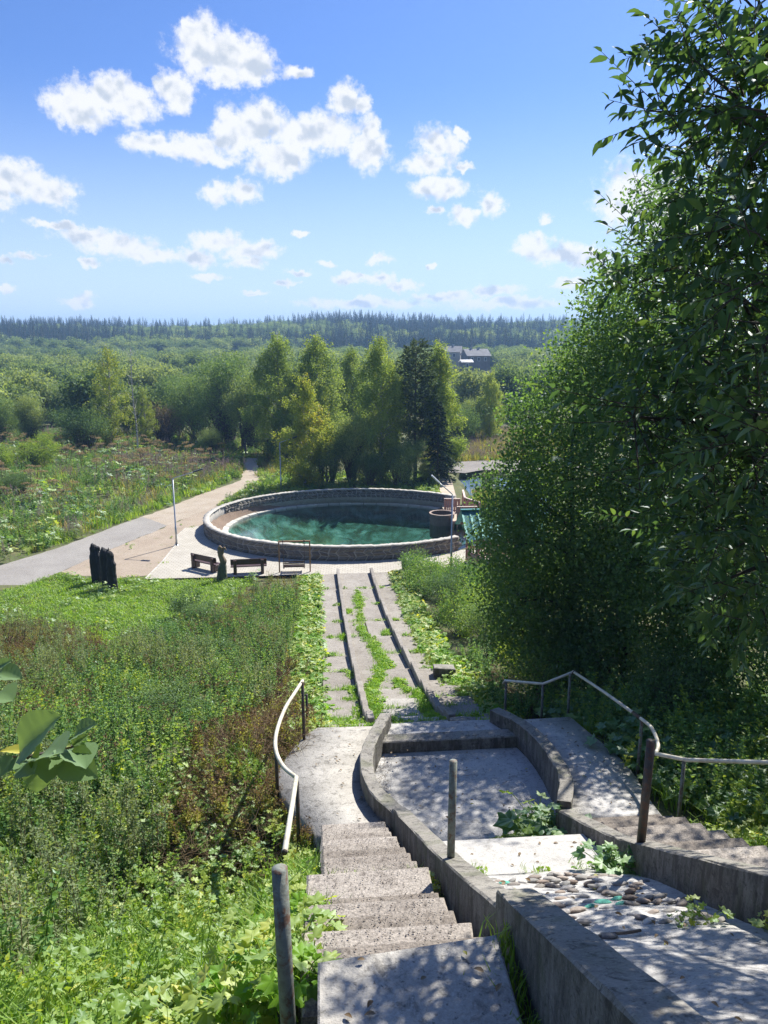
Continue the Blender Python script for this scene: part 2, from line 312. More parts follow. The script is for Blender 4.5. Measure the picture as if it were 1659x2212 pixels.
WCARVE = m_carved()
WSWING = m_wood('orange_brown_frame', (.32, .17, .09), .15, (25, 25, 3), .5)
BARK = m_wood('bark_grey_brown', (.1, .085, .07), .45, (14, 14, 3), .95)
BARKD = m_wood('bark_dark', (.045, .038, .032), .45, (14, 14, 3), .95)
def m_birch():
    m, t, p, o = newmat('birch_bark'); P = pos(t); mp = t.nodes.new('ShaderNodeMapping'); mp.inputs['Scale'].default_value = (3, 3, 9); t.links.new(P, mp.inputs[0])
    n = noise(t, mp.outputs[0], 1.4, 5, .7); col = ramp(t, n.outputs['Fac'], [(.42, (.04, .035, .03)), (.5, (.5, .48, .44)), (.8, (.62, .6, .56))])
    t.links.new(col, p.inputs['Base Color']); p.inputs['Roughness'].default_value = .8; return m
BIRCHB = m_birch()
def m_leaf(name, stops, trans=.45, gloss=.08, rough=.45, tmul=(1.95, 1.85, .8), rnd=.35, nscale=0.0):
    """leaf: colour by each leaf's own tint, light passes through"""
    m = bpy.data.materials.new(name); m.use_nodes = True; t = m.node_tree; t.nodes.clear(); o = t.nodes.new('ShaderNodeOutputMaterial')
    at = t.nodes.new('ShaderNodeAttribute'); at.attribute_name = 'tint'
    f = M('ADD', M('MULTIPLY', at.outputs['Fac'], 1 - rnd, tree=t), M('MULTIPLY', orand(t), rnd, tree=t), tree=t, clamp=True)
    if nscale:
        nn = noise(t, pos(t), nscale, 3, .6); f = M('ADD', f, M('MULTIPLY', M('SUBTRACT', nn.outputs['Fac'], .5, tree=t), 1.1, tree=t), tree=t, clamp=True)
    c = ramp(t, f, stops)
    d = t.nodes.new('ShaderNodeBsdfDiffuse'); t.links.new(c, d.inputs[0])
    tr = t.nodes.new('ShaderNodeBsdfTranslucent'); t.links.new(mixc(t, 1.0, c, tmul, 'MULTIPLY'), tr.inputs[0])
    mx = t.nodes.new('ShaderNodeMixShader'); mx.inputs[0].default_value = trans; t.links.new(d.outputs[0], mx.inputs[1]); t.links.new(tr.outputs[0], mx.inputs[2])
    g = t.nodes.new('ShaderNodeBsdfGlossy'); g.inputs['Roughness'].default_value = rough + .12; g.inputs[0].default_value = (.9, .95, 1, 1)
    lw = t.nodes.new('ShaderNodeFresnel'); lw.inputs[0].default_value = 1.35
    m2 = t.nodes.new('ShaderNodeMixShader'); t.links.new(M('MULTIPLY', M('MINIMUM', lw.outputs[0], .3, tree=t), gloss * 4, tree=t, clamp=True), m2.inputs[0]); t.links.new(mx.outputs[0], m2.inputs[1]); t.links.new(g.outputs[0], m2.inputs[2])
    t.links.new(m2.outputs[0], o.inputs[0]); return m
LEAFA = m_leaf('cherry_leaf', [(0, (0.038, 0.08, 0.045)), (0.6, (0.062, 0.125, 0.055)), (1, (0.14, 0.21, 0.06))], .36, .06, .38, nscale=0)
LEAFB = m_leaf('alder_leaf', [(0, (0.065, 0.135, 0.06)), (0.6, (0.115, 0.205, 0.075)), (1, (0.23, 0.32, 0.085))], .48, .06, .4, nscale=.35)
LEAFBIG = m_leaf('broad_leaf', [(0, (.12, .2, .09)), (.7, (.17, .26, .11)), (.9, (.3, .34, .1)), (1, (.6, .5, .06))], .3, .08, .35)
BIRCHL = m_leaf('birch_leaf', [(0, (0.13, 0.2, 0.06)), (0.6, (0.23, 0.31, 0.09)), (1, (0.41, 0.44, 0.12))], .42, .04, .5, nscale=.25)
BIRCHY = m_leaf('birch_leaf_yellowing', [(0, (0.15, 0.21, 0.06)), (0.6, (0.25, 0.31, 0.075)), (0.9, (0.36, 0.36, 0.08)), (1, (0.42, 0.33, 0.09))], .42, .03, .5, nscale=.35)
WILLOWL = m_leaf('willow_leaf', [(0, (0.11, 0.165, 0.075)), (0.6, (0.19, 0.26, 0.105)), (1, (0.33, 0.38, 0.16))], .38, .05, .5, nscale=.2)
DARKL = m_leaf('dark_shrub_leaf', [(0, (0.07, 0.13, 0.055)), (0.6, (0.125, 0.205, 0.08)), (1, (0.23, 0.31, 0.11))], .35, .05, .5, nscale=.3)
YELL = m_leaf('yellow_green_leaf', [(0, (0.16, 0.2, 0.04)), (0.5, (0.28, 0.28, 0.06)), (1, (0.4, 0.36, 0.09))], .45, .04, .5)
SPRUCEL = m_leaf('spruce_needles', [(0, (0.025, 0.05, 0.034)), (0.6, (0.042, 0.075, 0.045)), (1, (0.075, 0.11, 0.06))], .12, .03, .6)
PINEL = m_leaf('pine_needles', [(0, (0.07, 0.105, 0.06)), (0.6, (0.115, 0.16, 0.08)), (1, (0.18, 0.21, 0.1))], .15, .03, .6)
PURPL = m_leaf('greyish_pink_twigs', [(0, (0.144, 0.114, 0.094)), (1, (0.24, 0.192, 0.155))], .3, .02, .6)
FORL = m_leaf('far_wood_leaf', [(0, (0.085, 0.14, 0.07)), (0.5, (0.16, 0.225, 0.095)), (1, (0.28, 0.33, 0.15))], .35, .02, .6, rnd=.75)
HERB = m_leaf('lobed_herb_leaf', [(0, (0.1, 0.2, 0.045)), (0.45, (0.2, 0.31, 0.06)), (0.8, (0.34, 0.41, 0.07)), (1, (0.5, 0.44, 0.06))], .42, .05, .45, rnd=.45)
HERBD = m_leaf('dark_herb_leaf', [(0, (0.06, 0.14, 0.055)), (0.5, (0.125, 0.24, 0.07)), (0.85, (0.25, 0.35, 0.08)), (1, (0.36, 0.41, 0.09))], .38, .06, .45, rnd=.4)
SAGE = m_leaf('mugwort_leaf', [(0, (0.12, 0.17, 0.09)), (0.6, (0.19, 0.25, 0.12)), (1, (0.33, 0.35, 0.19))], .35, .05, .5)
GRASSL = m_leaf('grass_blade', [(0, (0.117, 0.221, 0.036)), (0.5, (0.195, 0.325, 0.048)), (1, (0.312, 0.403, 0.072))], .42, .04, .45, rnd=.5)
WEED = m_leaf('vivid_weed_leaf', [(0, (0.12, 0.26, 0.03)), (0.6, (0.2, 0.36, 0.035)), (1, (0.34, 0.43, 0.05))], .45, .03, .5, rnd=.4)
LIME = m_leaf('lime_shrub_leaf', [(0, (.13, .21, .045)), (.6, (.22, .31, .06)), (1, (.34, .4, .08))], .45, .04, .5)
GRASSY = m_leaf('dry_grass_blade', [(0, (.2, .2, .06)), (.5, (.3, .27, .1)), (1, (.4, .34, .16))], .4, .03, .5, rnd=.5)
DRY = m_leaf('dry_stem', [(0, (.1, .07, .045)), (.5, (.18, .13, .08)), (1, (.28, .21, .13))], .2, .02, .7, (1.1, 1, .8))
SEED = m_leaf('reddish_seed_head', [(0, (0.14, 0.095, 0.05)), (0.6, (0.2, 0.145, 0.075)), (1, (0.27, 0.21, 0.11))], .3, .02, .7, (1.2, 1, .8))
PINKG = m_leaf('fireweed_fluff', [(0, (.2, .15, .15)), (1, (.36, .3, .29))], .35, .02, .7, (1.1, 1, 1))
BROWNU = m_leaf('brown_umbel', [(0, (0.26, 0.19, 0.1)), (1, (0.42, 0.33, 0.19))], .3, .02, .7, (1.1, 1, .8))
def m_ground():
    m, t, p, o = newmat('ground_soil_and_grass'); P = pos(t); n1 = noise(t, P, .35, 6, .65); n2 = noise(t, P, 4, 6, .7); n3 = noise(t, P, 30, 3, .7)
    c = ramp(t, n1.outputs['Fac'], [(.3, (.055, .085, .022)), (.5, (.09, .11, .03)), (.7, (.13, .12, .045))])
    c = mixc(t, thr(t, n2.outputs['Fac'], .45, .6, 0, .65), c, (.075, .058, .038))
    c = mixc(t, .5, c, ramp(t, n3.outputs['Fac'], [(.3, (.3, .3, .3)), (.7, (.7, .7, .7))]), 'OVERLAY')
    t.links.new(c, p.inputs['Base Color']); p.inputs['Roughness'].default_value = .95; bump(t, p, n2.outputs['Fac'], .8, .08); return m
GROUND = m_ground()
def m_sand(name, c1, c2, g):
    m, t, p, o = newmat(name); P = pos(t); n1 = noise(t, P, .5, 7, .7, .5); n2 = noise(t, P, 7, 6, .75); n3 = noise(t, P, 40, 2)
    c = ramp(t, n1.outputs['Fac'], [(.3, c1), (.68, c2)]); c = mixc(t, thr(t, n2.outputs['Fac'], .52, .7, 0, .5), c, tuple(x * .55 for x in c1))
    if g: c = mixc(t, thr(t, noise(t, P, .9, 7, .75, .8).outputs['Fac'], .6, .68, 0, g), c, (.11, .14, .04))
    c = mixc(t, .35, c, ramp(t, n3.outputs['Fac'], [(.3, (.3, .3, .3)), (.7, (.7, .7, .7))]), 'OVERLAY')
    t.links.new(c, p.inputs['Base Color']); p.inputs['Roughness'].default_value = .95; bump(t, p, n2.outputs['Fac'], .7, .05); return m
SAND = m_sand('sandy_soil', (.26, .205, .15), (.36, .3, .235), .75)
TRACK = m_sand('dirt_track', (.29, .235, .175), (.38, .33, .265), .35)
SOIL = m_sand('bank_soil', (0.148, 0.104, 0.074), (0.222, 0.163, 0.118), .2)
ASPH = m_sand('worn_asphalt', (0.222, 0.207, 0.189), (0.281, 0.266, 0.244), 0)
FLATS = m_sand('limestone_flats', (0.148, 0.137, 0.126), (0.252, 0.229, 0.207), 0)
def m_pavers():
    m, t, p, o = newmat('concrete_pavers'); P = pos(t); b = t.nodes.new('ShaderNodeTexBrick'); mp = t.nodes.new('ShaderNodeMapping'); t.links.new(P, mp.inputs[0]); mp.inputs['Rotation'].default_value = (0, 0, R(4))
    t.links.new(mp.outputs[0], b.inputs[0]); b.inputs['Scale'].default_value = 1; b.inputs['Brick Width'].default_value = .3; b.inputs['Row Height'].default_value = .2; b.inputs['Mortar Size'].default_value = .012
    b.inputs['Color1'].default_value = (.38, .355, .3, 1); b.inputs['Color2'].default_value = (.43, .405, .35, 1); b.inputs['Mortar'].default_value = (.22, .2, .165, 1)
    n = noise(t, P, .7, 6, .65); c = mixc(t, .6, b.outputs[0], ramp(t, n.outputs['Fac'], [(.3, (.38, .37, .36)), (.7, (.6, .6, .6))]), 'OVERLAY')
    t.links.new(c, p.inputs['Base Color']); p.inputs['Roughness'].default_value = .9; bump(t, p, b.outputs['Fac'], -.5, .01); return m
PAVERS = m_pavers()
def m_water():
    m = bpy.data.materials.new('clear_teal_water'); m.use_nodes = True; t = m.node_tree; t.nodes.clear(); o = t.nodes.new('ShaderNodeOutputMaterial')
    P = pos(t); mp = t.nodes.new('ShaderNodeMapping'); mp.inputs['Scale'].default_value = (.9, 2.2, 1); t.links.new(P, mp.inputs[0])
    n = noise(t, mp.outputs[0], 2.6, 4, .6, .6); b = t.nodes.new('ShaderNodeBump'); b.inputs['Strength'].default_value = .13; b.inputs['Distance'].default_value = .05; t.links.new(n.outputs['Fac'], b.inputs['Height'])
    tr = t.nodes.new('ShaderNodeBsdfTransparent'); tr.inputs[0].default_value = (.72, .9, .86, 1)
    g = t.nodes.new('ShaderNodeBsdfGlossy'); g.inputs['Roughness'].default_value = .03; t.links.new(b.outputs[0], g.inputs['Normal'])
    f = t.nodes.new('ShaderNodeFresnel'); f.inputs[0].default_value = 1.333; t.links.new(b.outputs[0], f.inputs['Normal'])
    mx = t.nodes.new('ShaderNodeMixShader'); t.links.new(M('MULTIPLY', f.outputs[0], 2.1, tree=t, clamp=True), mx.inputs[0]); t.links.new(tr.outputs[0], mx.inputs[1]); t.links.new(g.outputs[0], mx.inputs[2])
    t.links.new(mx.outputs[0], o.inputs[0]); return m
WATER = m_water()
def m_bed():
    m, t, p, o = newmat('pond_bed_algae'); P = pos(t); n = noise(t, P, .55, 7, .65, 1.2); n2 = noise(t, P, 1.5, 6, .7)
    c = ramp(t, n.outputs['Fac'], [(.36, (.022, .06, .035)), (.48, (.05, .15, .11)), (.58, (.13, .31, .27)), (.7, (.3, .5, .46))])
    c = mixc(t, thr(t, n2.outputs['Fac'], .52, .66, 0, .85), c, (.02, .05, .022))
    t.links.new(c, p.inputs['Base Color']); p.inputs['Roughness'].default_value = 1; return m
BED = m_bed()
ROOFT = m_plain('teal_roof_sheet', (.07, .24, .23), .4, .3, .08, 3, .03)
HROOF = m_plain('grey_slate_roof', (.3, .31, .33), .7, 0, .15, .6)
HROOFW = m_plain('pale_metal_roof', (.62, .63, .64), .5, .2, .1, .6)
HWALL = m_plain('weathered_timber_wall', (.2, .18, .16), .9, 0, .2, .8)
HWALLW = m_plain('pale_timber_wall', (.42, .4, .36), .9, 0, .2, .8)
GLASS = m_plain('dark_pane', (.05, .06, .07), .15)
WHITEP = m_plain('white_paint', (.75, .75, .73), .5)
BINM = m_plain('green_bin_paint', (.035, .07, .04), .5)

# ---------------------------------------------------------------- terrain
PY = [-40, -12, 0, 3.74, 9.4, 13.4, 17.3, 20.5, 25, 31, 36, 40.2, 70, 90, 130, 380, 470, 640, 760, 900, 3000]
PZ = [17, 16, 11.1, 9.31, 5.75, 5.2, 3.45, 2.75, 1.85, .85, .3, 0, 0, -.5, -1.6, -2.2, -.5, 10.5, 13, 14, 14]
def prof(y): return float(np.interp(y, PY, PZ))
ECX, ECY, ERX, ERY = .4, 51.4, 10.05, 8.75           # pond wall, outer face
CHANNEL = [(6.2, 45.2), (10, 45.6), (13.5, 50), (17.5, 60), (18.5, 70.5), (14, 72.2), (11.2, 70.8), (10.6, 62), (9.6, 57), (8.2, 55.2), (7.4, 51)]
def ell(x, y, k=1.0): return np.sqrt(((x - ECX) / (ERX * k)) ** 2 + ((y - ECY) / (ERY * k)) ** 2)
def T(x, y):
    x = np.asarray(x, float); y = np.asarray(y, float)
    z = np.interp(y, PY, PZ)
    side = np.clip((np.abs(x) - 3) / 6, 0, 1)
    z = z + .12 * side * np.sin(x * .9 + y * .37) * np.sin(y * .61) * np.clip((41 - y) / 4, 0, 1)
    z = z - np.where((y < 40.5), .22, 0) * np.clip(1 - np.abs(x - 8) / 30, 0, 1)
    z = z - .95 * np.clip((-2.1 - x) / .7, 0, 1) * np.clip((13 - y) / 5, 0, 1)
    far = np.clip((y - 95) / 60, 0, 1)
    z = z + far * (.5 * np.sin(x * .05) * np.sin(y * .043))
    ridge = np.clip((y - 470) / 200, 0, 1)
    z = z + ridge * (2.5 * np.sin(x * .011 + .6) + 2.0 * np.sin(x * .027 + 1.1) - .006 * np.clip(-x - 100, 0, 200))
    z = np.where((x > np.where(y < 9.8, -2.45, -2.05)) & (x < 2.5) & (y < 40.1), z - np.where(y < 14.2, .85, .45), z)
    z = np.where(ell(x, y, .965) < 1, -3.2, z)
    ch = inpoly(x, y, CHANNEL); z = np.where(ch, -1.5, z)
    return z
def axis(lo, hi, d, far_lo, far_hi, g=1.16):
    a = list(np.arange(lo, hi + d, d)); s = d
    while a[-1] < far_hi: s *= g; a.append(a[-1] + s)
    s = d
    while a[0] > far_lo: s *= g; a.insert(0, a[0] - s)
    return np.array(a)
gx = axis(-24, 20, .4, -1500, 1500); gy = axis(-4, 84, .4, -60, 2600, 1.12)
GX, GY = np.meshgrid(gx, gy); GZ = T(GX, GY); nx, ny = len(gx), len(gy)
ii = (np.arange(ny - 1)[:, None] * nx + np.arange(nx - 1)[None, :]).ravel()
gm = mesh_np('ground', np.stack([GX.ravel(), GY.ravel(), GZ.ravel()], 1), np.stack([ii, ii + 1, ii + 1 + nx, ii + nx], 1), GROUND, smooth=True)
tagp(link('ground', gm), 'grassy hillside falling to a flat valley with a low ridge', 'ground', kind='structure')

# flat sheets of the valley floor
PAVE = []
for a in np.arange(172, 308, 4): PAVE.append((ECX + (ERX - .1) * math.cos(R(a)), ECY + (ERY - .1) * math.sin(R(a))))
PAVE += [(7.2, 44.6), (9.8, 45), (9.8, 40.3), (-11.3, 40.3), (-11.0, 43.5), (-10.85, 47.2), (-11.15, 49.5), (-10.9, 51.5)]
SANDP = [(-16.2, 42.2), (-14.9, 46.1), (-13.1, 50.3), (-11.5, 54.4), (-9.9, 58.4), (-8.6, 58.0), (-9.4, 55.6), (-9.9, 52.5), (-10.6, 51.4), (-11.1, 49.5), (-10.8, 47.2), (-10.9, 43.5), (-11.2, 40.9), (-13.2, 40.7), (-15.0, 41.2)]
ROADP = [(-22.5, 33), (-17.9, 38.0), (-16.16, 42.29), (-14.86, 46.13), (-13.05, 50.35), (-12.3, 52.4), (-14.6, 55.2), (-15.42, 53.55), (-16.69, 50.32), (-18.14, 46.74), (-19.64, 44.31), (-22, 40.5), (-26, 36.5)]
TRACKP = [(-12.4, 52.2), (-11.44, 54.45), (-9.81, 58.45), (-9.3, 61.5), (-8.2, 65), (-7.1, 68.3), (-7.5, 72), (-8.2, 82), (-9.6, 82), (-9.0, 74), (-8.79, 69.04), (-11.47, 63.22), (-13.38, 57.64), (-14.7, 55)]
sheet('sandy_ground', SANDP, .006, SAND, 'bare sandy strip between the asphalt road and pavers', 'ground', jit=.12, step=.4)
sheet('dirt_track', TRACKP, .010, TRACK, 'pale dirt track curving away towards the metal gate', 'track', jit=.12, step=.5)
sheet('road', ROADP, .014, ASPH, 'worn grey asphalt road end beside the lawn', 'road', jit=.07, step=.4)
pv = sheet('pavement', PAVE, .018, PAVERS, 'cream concrete paver terrace round the pond wall', 'pavement', jit=0)
kpts = [(-11.3, 40.3), (-11.0, 43.5), (-10.85, 47.2), (-11.15, 49.5), (-10.9, 51.5)]
for (x0, y0), (x1, y1) in zip(kpts, kpts[1:]):
    d = Vector((x1 - x0, y1 - y0, 0)); n_ = max(1, round(d.length / 1.0)); nrm = Vector((-d.y, d.x, 0)).normalized() * .045
    for i in range(n_):
        a = Vector((x0, y0, .06)) + d * (i / n_); b = Vector((x0, y0, .06)) + d * ((i + .97) / n_)
        prism('kerb_stone', [tuple(a + nrm), tuple(a - nrm), tuple(b - nrm), tuple(b + nrm)][::-1], .12, KERBW, pv, .006)

# ---------------------------------------------------------------- pond
WL = -.35                                            # water level
WCX, WCY, WRX, WRY = .55, 52.1, 8.75, 7.75
wp = [(WCX + WRX * math.cos(R(a)), WCY + WRY * math.sin(R(a))) for a in range(28, 306, 4)]
wpoly = wp + [(6.4, 45.6), (9.8, 45.8), (13.3, 50.2), (17.3, 60), (18.4, 70.4), (14, 72), (11.3, 70.6), (10.8, 62), (9.8, 57)]
bm = bmesh.new(); bm.faces.new([bm.verts.new((x, y, WL)) for x, y in wpoly]); bmesh.ops.triangulate(bm, faces=bm.faces[:])
tagp(link('pond_water', bm_mesh('pond_water', bm, WATER)), 'clear teal spring water filling the round pond and its outflow', 'water', kind='structure')
V = []; F = []; ks = [1.0, .93, .8, .6, .35, .05]; dz = [.02, -.45, -1.0, -1.5, -1.9, -2.1]
for k, d in zip(ks, dz):
    for a in range(0, 360, 6): V.append((WCX + (WRX + .12) * k * math.cos(R(a)), WCY + (WRY + .12) * k * math.sin(R(a)), WL + d))
for i in range(len(ks) - 1):
    for j in range(60): a, b = i * 60 + j, i * 60 + (j + 1) % 60; F.append((a, b, b + 60, a + 60))
F2 = [(len(V) - 60, len(V) - 60 + j, len(V) - 60 + j + 1, len(V) - 60 + j + 1) for j in range(1, 58)]
tagp(link('pond_bed', mesh_np('pond_bed', V, F, BED, smooth=True)), 'pale and algae-green bed of the pond seen through water', 'pond bed', kind='structure')
V = []; F = []; A = list(range(-60, 301, 4))         # soil bank inside the wall
for a in A:
    c, s = math.cos(R(a)), math.sin(R(a))
    wob = .05 * math.sin(a * .7) + .04 * math.sin(a * 1.9)
    V += [(ECX + (ERX - .33) * c, ECY + (ERY - .33) * s, .28 + wob), (.5 * (ECX + (ERX - .33) * c) + .5 * (WCX + (WRX + .25) * c), .5 * (ECY + (ERY - .33) * s) + .5 * (WCY + (WRY + .25) * s), .02 + wob * .7), (WCX + (WRX + .2) * c, WCY + (WRY + .2) * s, WL + .08), (WCX + (WRX - .25) * c, WCY + (WRY - .25) * s, WL - .5)]
n = len(A)
for i in range(n - 1):
    a = A[i]
    if not (300 > a > 28): continue
    for j in range(3): q = i * 4 + j; F.append((q, q + 1, q + 5, q + 4))
tagp(link('soil_bank', mesh_np('soil_bank', V, F, SOIL, smooth=True)), 'brown soil bank inside the round stone wall', 'bank', kind='structure')
kb = thing('pond_kerb', 'pale concrete slab kerb along the edge of the pond water', 'kerb', (WCX - WRX, WCY, WL))
a = 40.
while a < 262:
    step_ = 6.2 + random.uniform(-.8, .8); a2 = a + step_ - .35; q = []
    for (aa, rr) in ((a, .02), (a2, .02), (a2, .42), (a, .42)):
        q.append((WCX + (WRX - .06 + rr) * math.cos(R(aa)), WCY + (WRY - .06 + rr) * math.sin(R(aa)), WL + .12 + rr * .1 + random.uniform(-.012, .012)))
    prism('slab', q, .22, KERBW, kb, .015, .015); a += step_

# round stone wall: mortar core, cement coping, separate stones
WTH, WH = .38, .88
wall = thing('pond_wall', 'round rubble stone wall with pale cement coping circling the pond', 'wall', (ECX - ERX, ECY, 0))
AR = np.arange(36, 307.5, .9)
def ring(r_out, r_in, z0, z1, jitter=0., zj=0.):
    V = []
    for a in AR:
        c, s = math.cos(R(a)), math.sin(R(a)); j = random.uniform(-jitter, jitter); jz = random.uniform(-zj, zj); j2 = random.uniform(-jitter, jitter)
        V += [(ECX + (ERX - r_out + j) * c, ECY + (ERY - r_out + j) * s, z0), (ECX + (ERX - r_out + j) * c, ECY + (ERY - r_out + j) * s, z1 + jz), (ECX + (ERX - r_in + j2) * c, ECY + (ERY - r_in + j2) * s, z1 + jz), (ECX + (ERX - r_in + j2) * c, ECY + (ERY - r_in + j2) * s, z0)]
    F = []
    for i in range(len(AR) - 1):
        for j in range(4): F.append((i * 4 + j, i * 4 + (j + 1) % 4, (i + 1) * 4 + (j + 1) % 4, (i + 1) * 4 + j))
    F += [(3, 2, 1, 0)]; m = (len(AR) - 1) * 4; F += [(m, m + 1, m + 2, m + 3)]
    return V, F
V, F = ring(.03, WTH - .03, -.25, WH - .06); link('mortar_core', mesh_np('mortar_core', V, F, MORTAR), wall)
V, F = ring(-.015, WTH + .015, WH - .06, WH, .035, .022); link('coping', mesh_np('coping', V, F, COPE), wall)
def stones(side, a0, a1, rows, ncol):
    """irregular face stones: jittered lattice, shrunk cells, 25 mm proud of the mortar"""
    r = 0.03 if side > 0 else WTH - .03
    da = (a1 - a0) / ncol; g = np.zeros((rows + 1, ncol * 2 + 3, 2))
    zr = np.linspace(.0, WH - .075, rows + 1) if side > 0 else np.linspace(.2, WH - .075, rows + 1)
    for i in range(rows + 1):
        for j in range(ncol + 1):
            g[i, j] = (a0 + da * j + random.uniform(-.3, .3) * da + (.5 * da if i % 2 else 0), zr[i] + (0 if i in (0, rows) else random.uniform(-.07, .07)))
    for i in range(rows):
        for j in range(ncol):
            q = [g[i, j], (g[i, j] + g[i, j + 1]) / 2 + (0, random.uniform(-.02, .02)), g[i, j + 1], g[i + 1, j + 1], (g[i + 1, j] + g[i + 1, j + 1]) / 2, g[i + 1, j]]
            c = sum(q) / 6; sh = random.uniform(.84, .93); q = [c + (p - c) * sh for p in q]
            pr = random.uniform(.018, .05); f = []; b = []
            for p in q:
                ca, sa = math.cos(R(p[0])), math.sin(R(p[0])); off = r - side * pr; k = (c[1] - p[1]) * 0
                f.append((ECX + (ERX - off) * ca, ECY + (ERY - off) * sa, p[1])); b.append((ECX + (ERX - r + -side * .03) * ca * 1, ECY + (ERY - r - side * .03) * sa, p[1]))
            cf = (sum(p[0] for p in f) / 6, sum(p[1] for p in f) / 6, sum(p[2] for p in f) / 6)
            f = [tuple(cf[k] + (p[k] - cf[k]) * .9 for k in range(3)) for p in f]
            VV = f + b; FF = [(0, 1, 2, 3), (0, 3, 4, 5)] + [(k, k + 6, (k + 1) % 6 + 6, (k + 1) % 6) for k in range(6)]
            me = mesh_np('stone', VV, FF, WSTONE); yield me
ns = 0
for me in list(stones(1, 168, 307, 3, 46)) + list(stones(-1, 40, 158, 3, 52)):
    link('stone', me, wall); ns += 1

# stream flats and far bank
sheet('limestone_flats', [(9.5, 71.2), (12, 71.0), (14, 72.4), (19, 71.2), (24, 73), (24, 78), (17, 78.5), (10.5, 77)], .02, FLATS, 'grey flat limestone shelf beyond the stream', 'rock shelf', jit=.25, step=.5)

# ---------------------------------------------------------------- stepped path down to the pond
def pz(y): return prof(y)
pth = thing('stepped_path', 'long concrete path of three lanes stepping down to the pond', 'path', (0, 40.2, 0), kind='structure')
E_ = [14.0, 14.85, 15.65, 16.4, 17.2, 18.1, 19.05, 20.2, 22.4, 24.9, 27.6, 30.5, 33.6, 36.9, 40.25]
for i in range(len(E_) - 1):
    y0, y1 = E_[i], E_[i + 1]; z0 = pz(y0) - .03; z1 = pz(y1) + (.09 if i < 8 else .05)
    for k, (xa, xb) in enumerate(((-2.05, -1.1), (-.92, .72), (.9, 1.98))):
        if k == 1 and i < 1: continue
        ya, yb = y0 + random.uniform(-.05, .05), y1 + random.uniform(-.05, .05)
        xs = [xa, xb]
        if k == 0 and i < 4: xs[0] -= .12
        if k == 2 and i < 4: xs[1] += .16
        if k == 1 and i > 6 and i % 2 == 0: parts = [(xs[0], xs[0] + .7), (xs[0] + .75, xs[1])]
        else: parts = [tuple(xs)]
        for (p0, p1) in parts:
            dzz = random.uniform(-.012, .012)
            prism('path_slab', [(p0, ya + .01, z0 + dzz), (p1, ya + .01, z0 + dzz + random.uniform(-.01, .01)), (p1, yb - .015, z1 + dzz), (p0, yb - .015, z1 + dzz)], .7, CONCP if k != 1 or i > 5 else CONC, pth, .018, .012)
    for (xa, xb) in ((-1.09, -.93), (.73, .89)):
        if i < 2: continue
        prism('kerb_segment', [(xa, y0 + .008, pz(y0) + .2), (xb, y0 + .008, pz(y0) + .2), (xb, y1 - .008, pz(y1) + .34), (xa, y1 - .008, pz(y1) + .34)], .62, CONCP, pth, .014, .008)
# leftover chunk of curb and the broken blocks near the landing
prism('broken_block', [(.55, 14.45, 4.86), (1.12, 14.4, 4.84), (1.14, 14.75, 4.8), (.8, 14.8, 4.8), (.58, 14.7, 4.84)], .5, CONCW, pth, .02)
prism('broken_block', [(1.3, 21.3, 2.95), (1.95, 21.2, 2.92), (1.97, 21.75, 2.84), (1.35, 21.8, 2.86)], .4, CONCW, pth, .015)

# ---------------------------------------------------------------- stairs beside the cascade
def lz(y): return float(np.interp(y, [9.4, 13.4, 14.0], [5.75, 5.2, 5.08]))
def flight(par, x0, x1, ys, zs, mat, bev=.02):
    for i in range(len(ys) - 1):
        prism('step', [(x0 + random.uniform(-.03, .03), ys[i], zs[i]), (x1 + random.uniform(-.03, .03), ys[i] + random.uniform(-.015, .015), zs[i]), (x1 + random.uniform(-.05, .02), ys[i + 1] + .03, zs[i] - .01), (x0, ys[i + 1] + .03, zs[i] - .012)], 1.0, mat, par, bev, .01)
stl = thing('concrete_stairs', 'sunlit gravelly concrete stairs with foreground slab and pale curved landing', 'stairs', (-1.65, 9.7, 5.7))
ysA = [6.2, 6.62, 7.05, 7.48, 7.92, 8.35, 8.78, 9.22, 9.7]; zsA = list(np.linspace(7.62, 5.93, 8))
flight(stl, -2.16, -1.22, ysA, zsA, CONCS)
ysB = [3.55, 4.0, 4.4, 4.8, 5.2, 5.55, 6.2]; zsB = [9.05, 8.82, 8.58, 8.36, 8.12, 7.86]
flight(stl, -2.3, -1.17, ysB, zsB, CONCS)
prism('slab', [(-2.2, 2.6, 9.33), (-1.17, 2.6, 9.33), (-1.15, 3.74, 9.31), (-2.19, 3.63, 9.31)], .9, CONC, stl, .012)
flight(stl, -2.3, -1.15, [0.3, .7, 1.1, 1.5, 1.9, 2.25, 2.6], [11.0, 10.75, 10.5, 10.2, 9.9, 9.6], CONC)
LIN = [(-2.2, 9.66), (-2.42, 10.3), (-2.8, 11.2), (-2.88, 11.9), (-2.7, 12.8), (-2.46, 13.5), (-2.2, 14.02)]
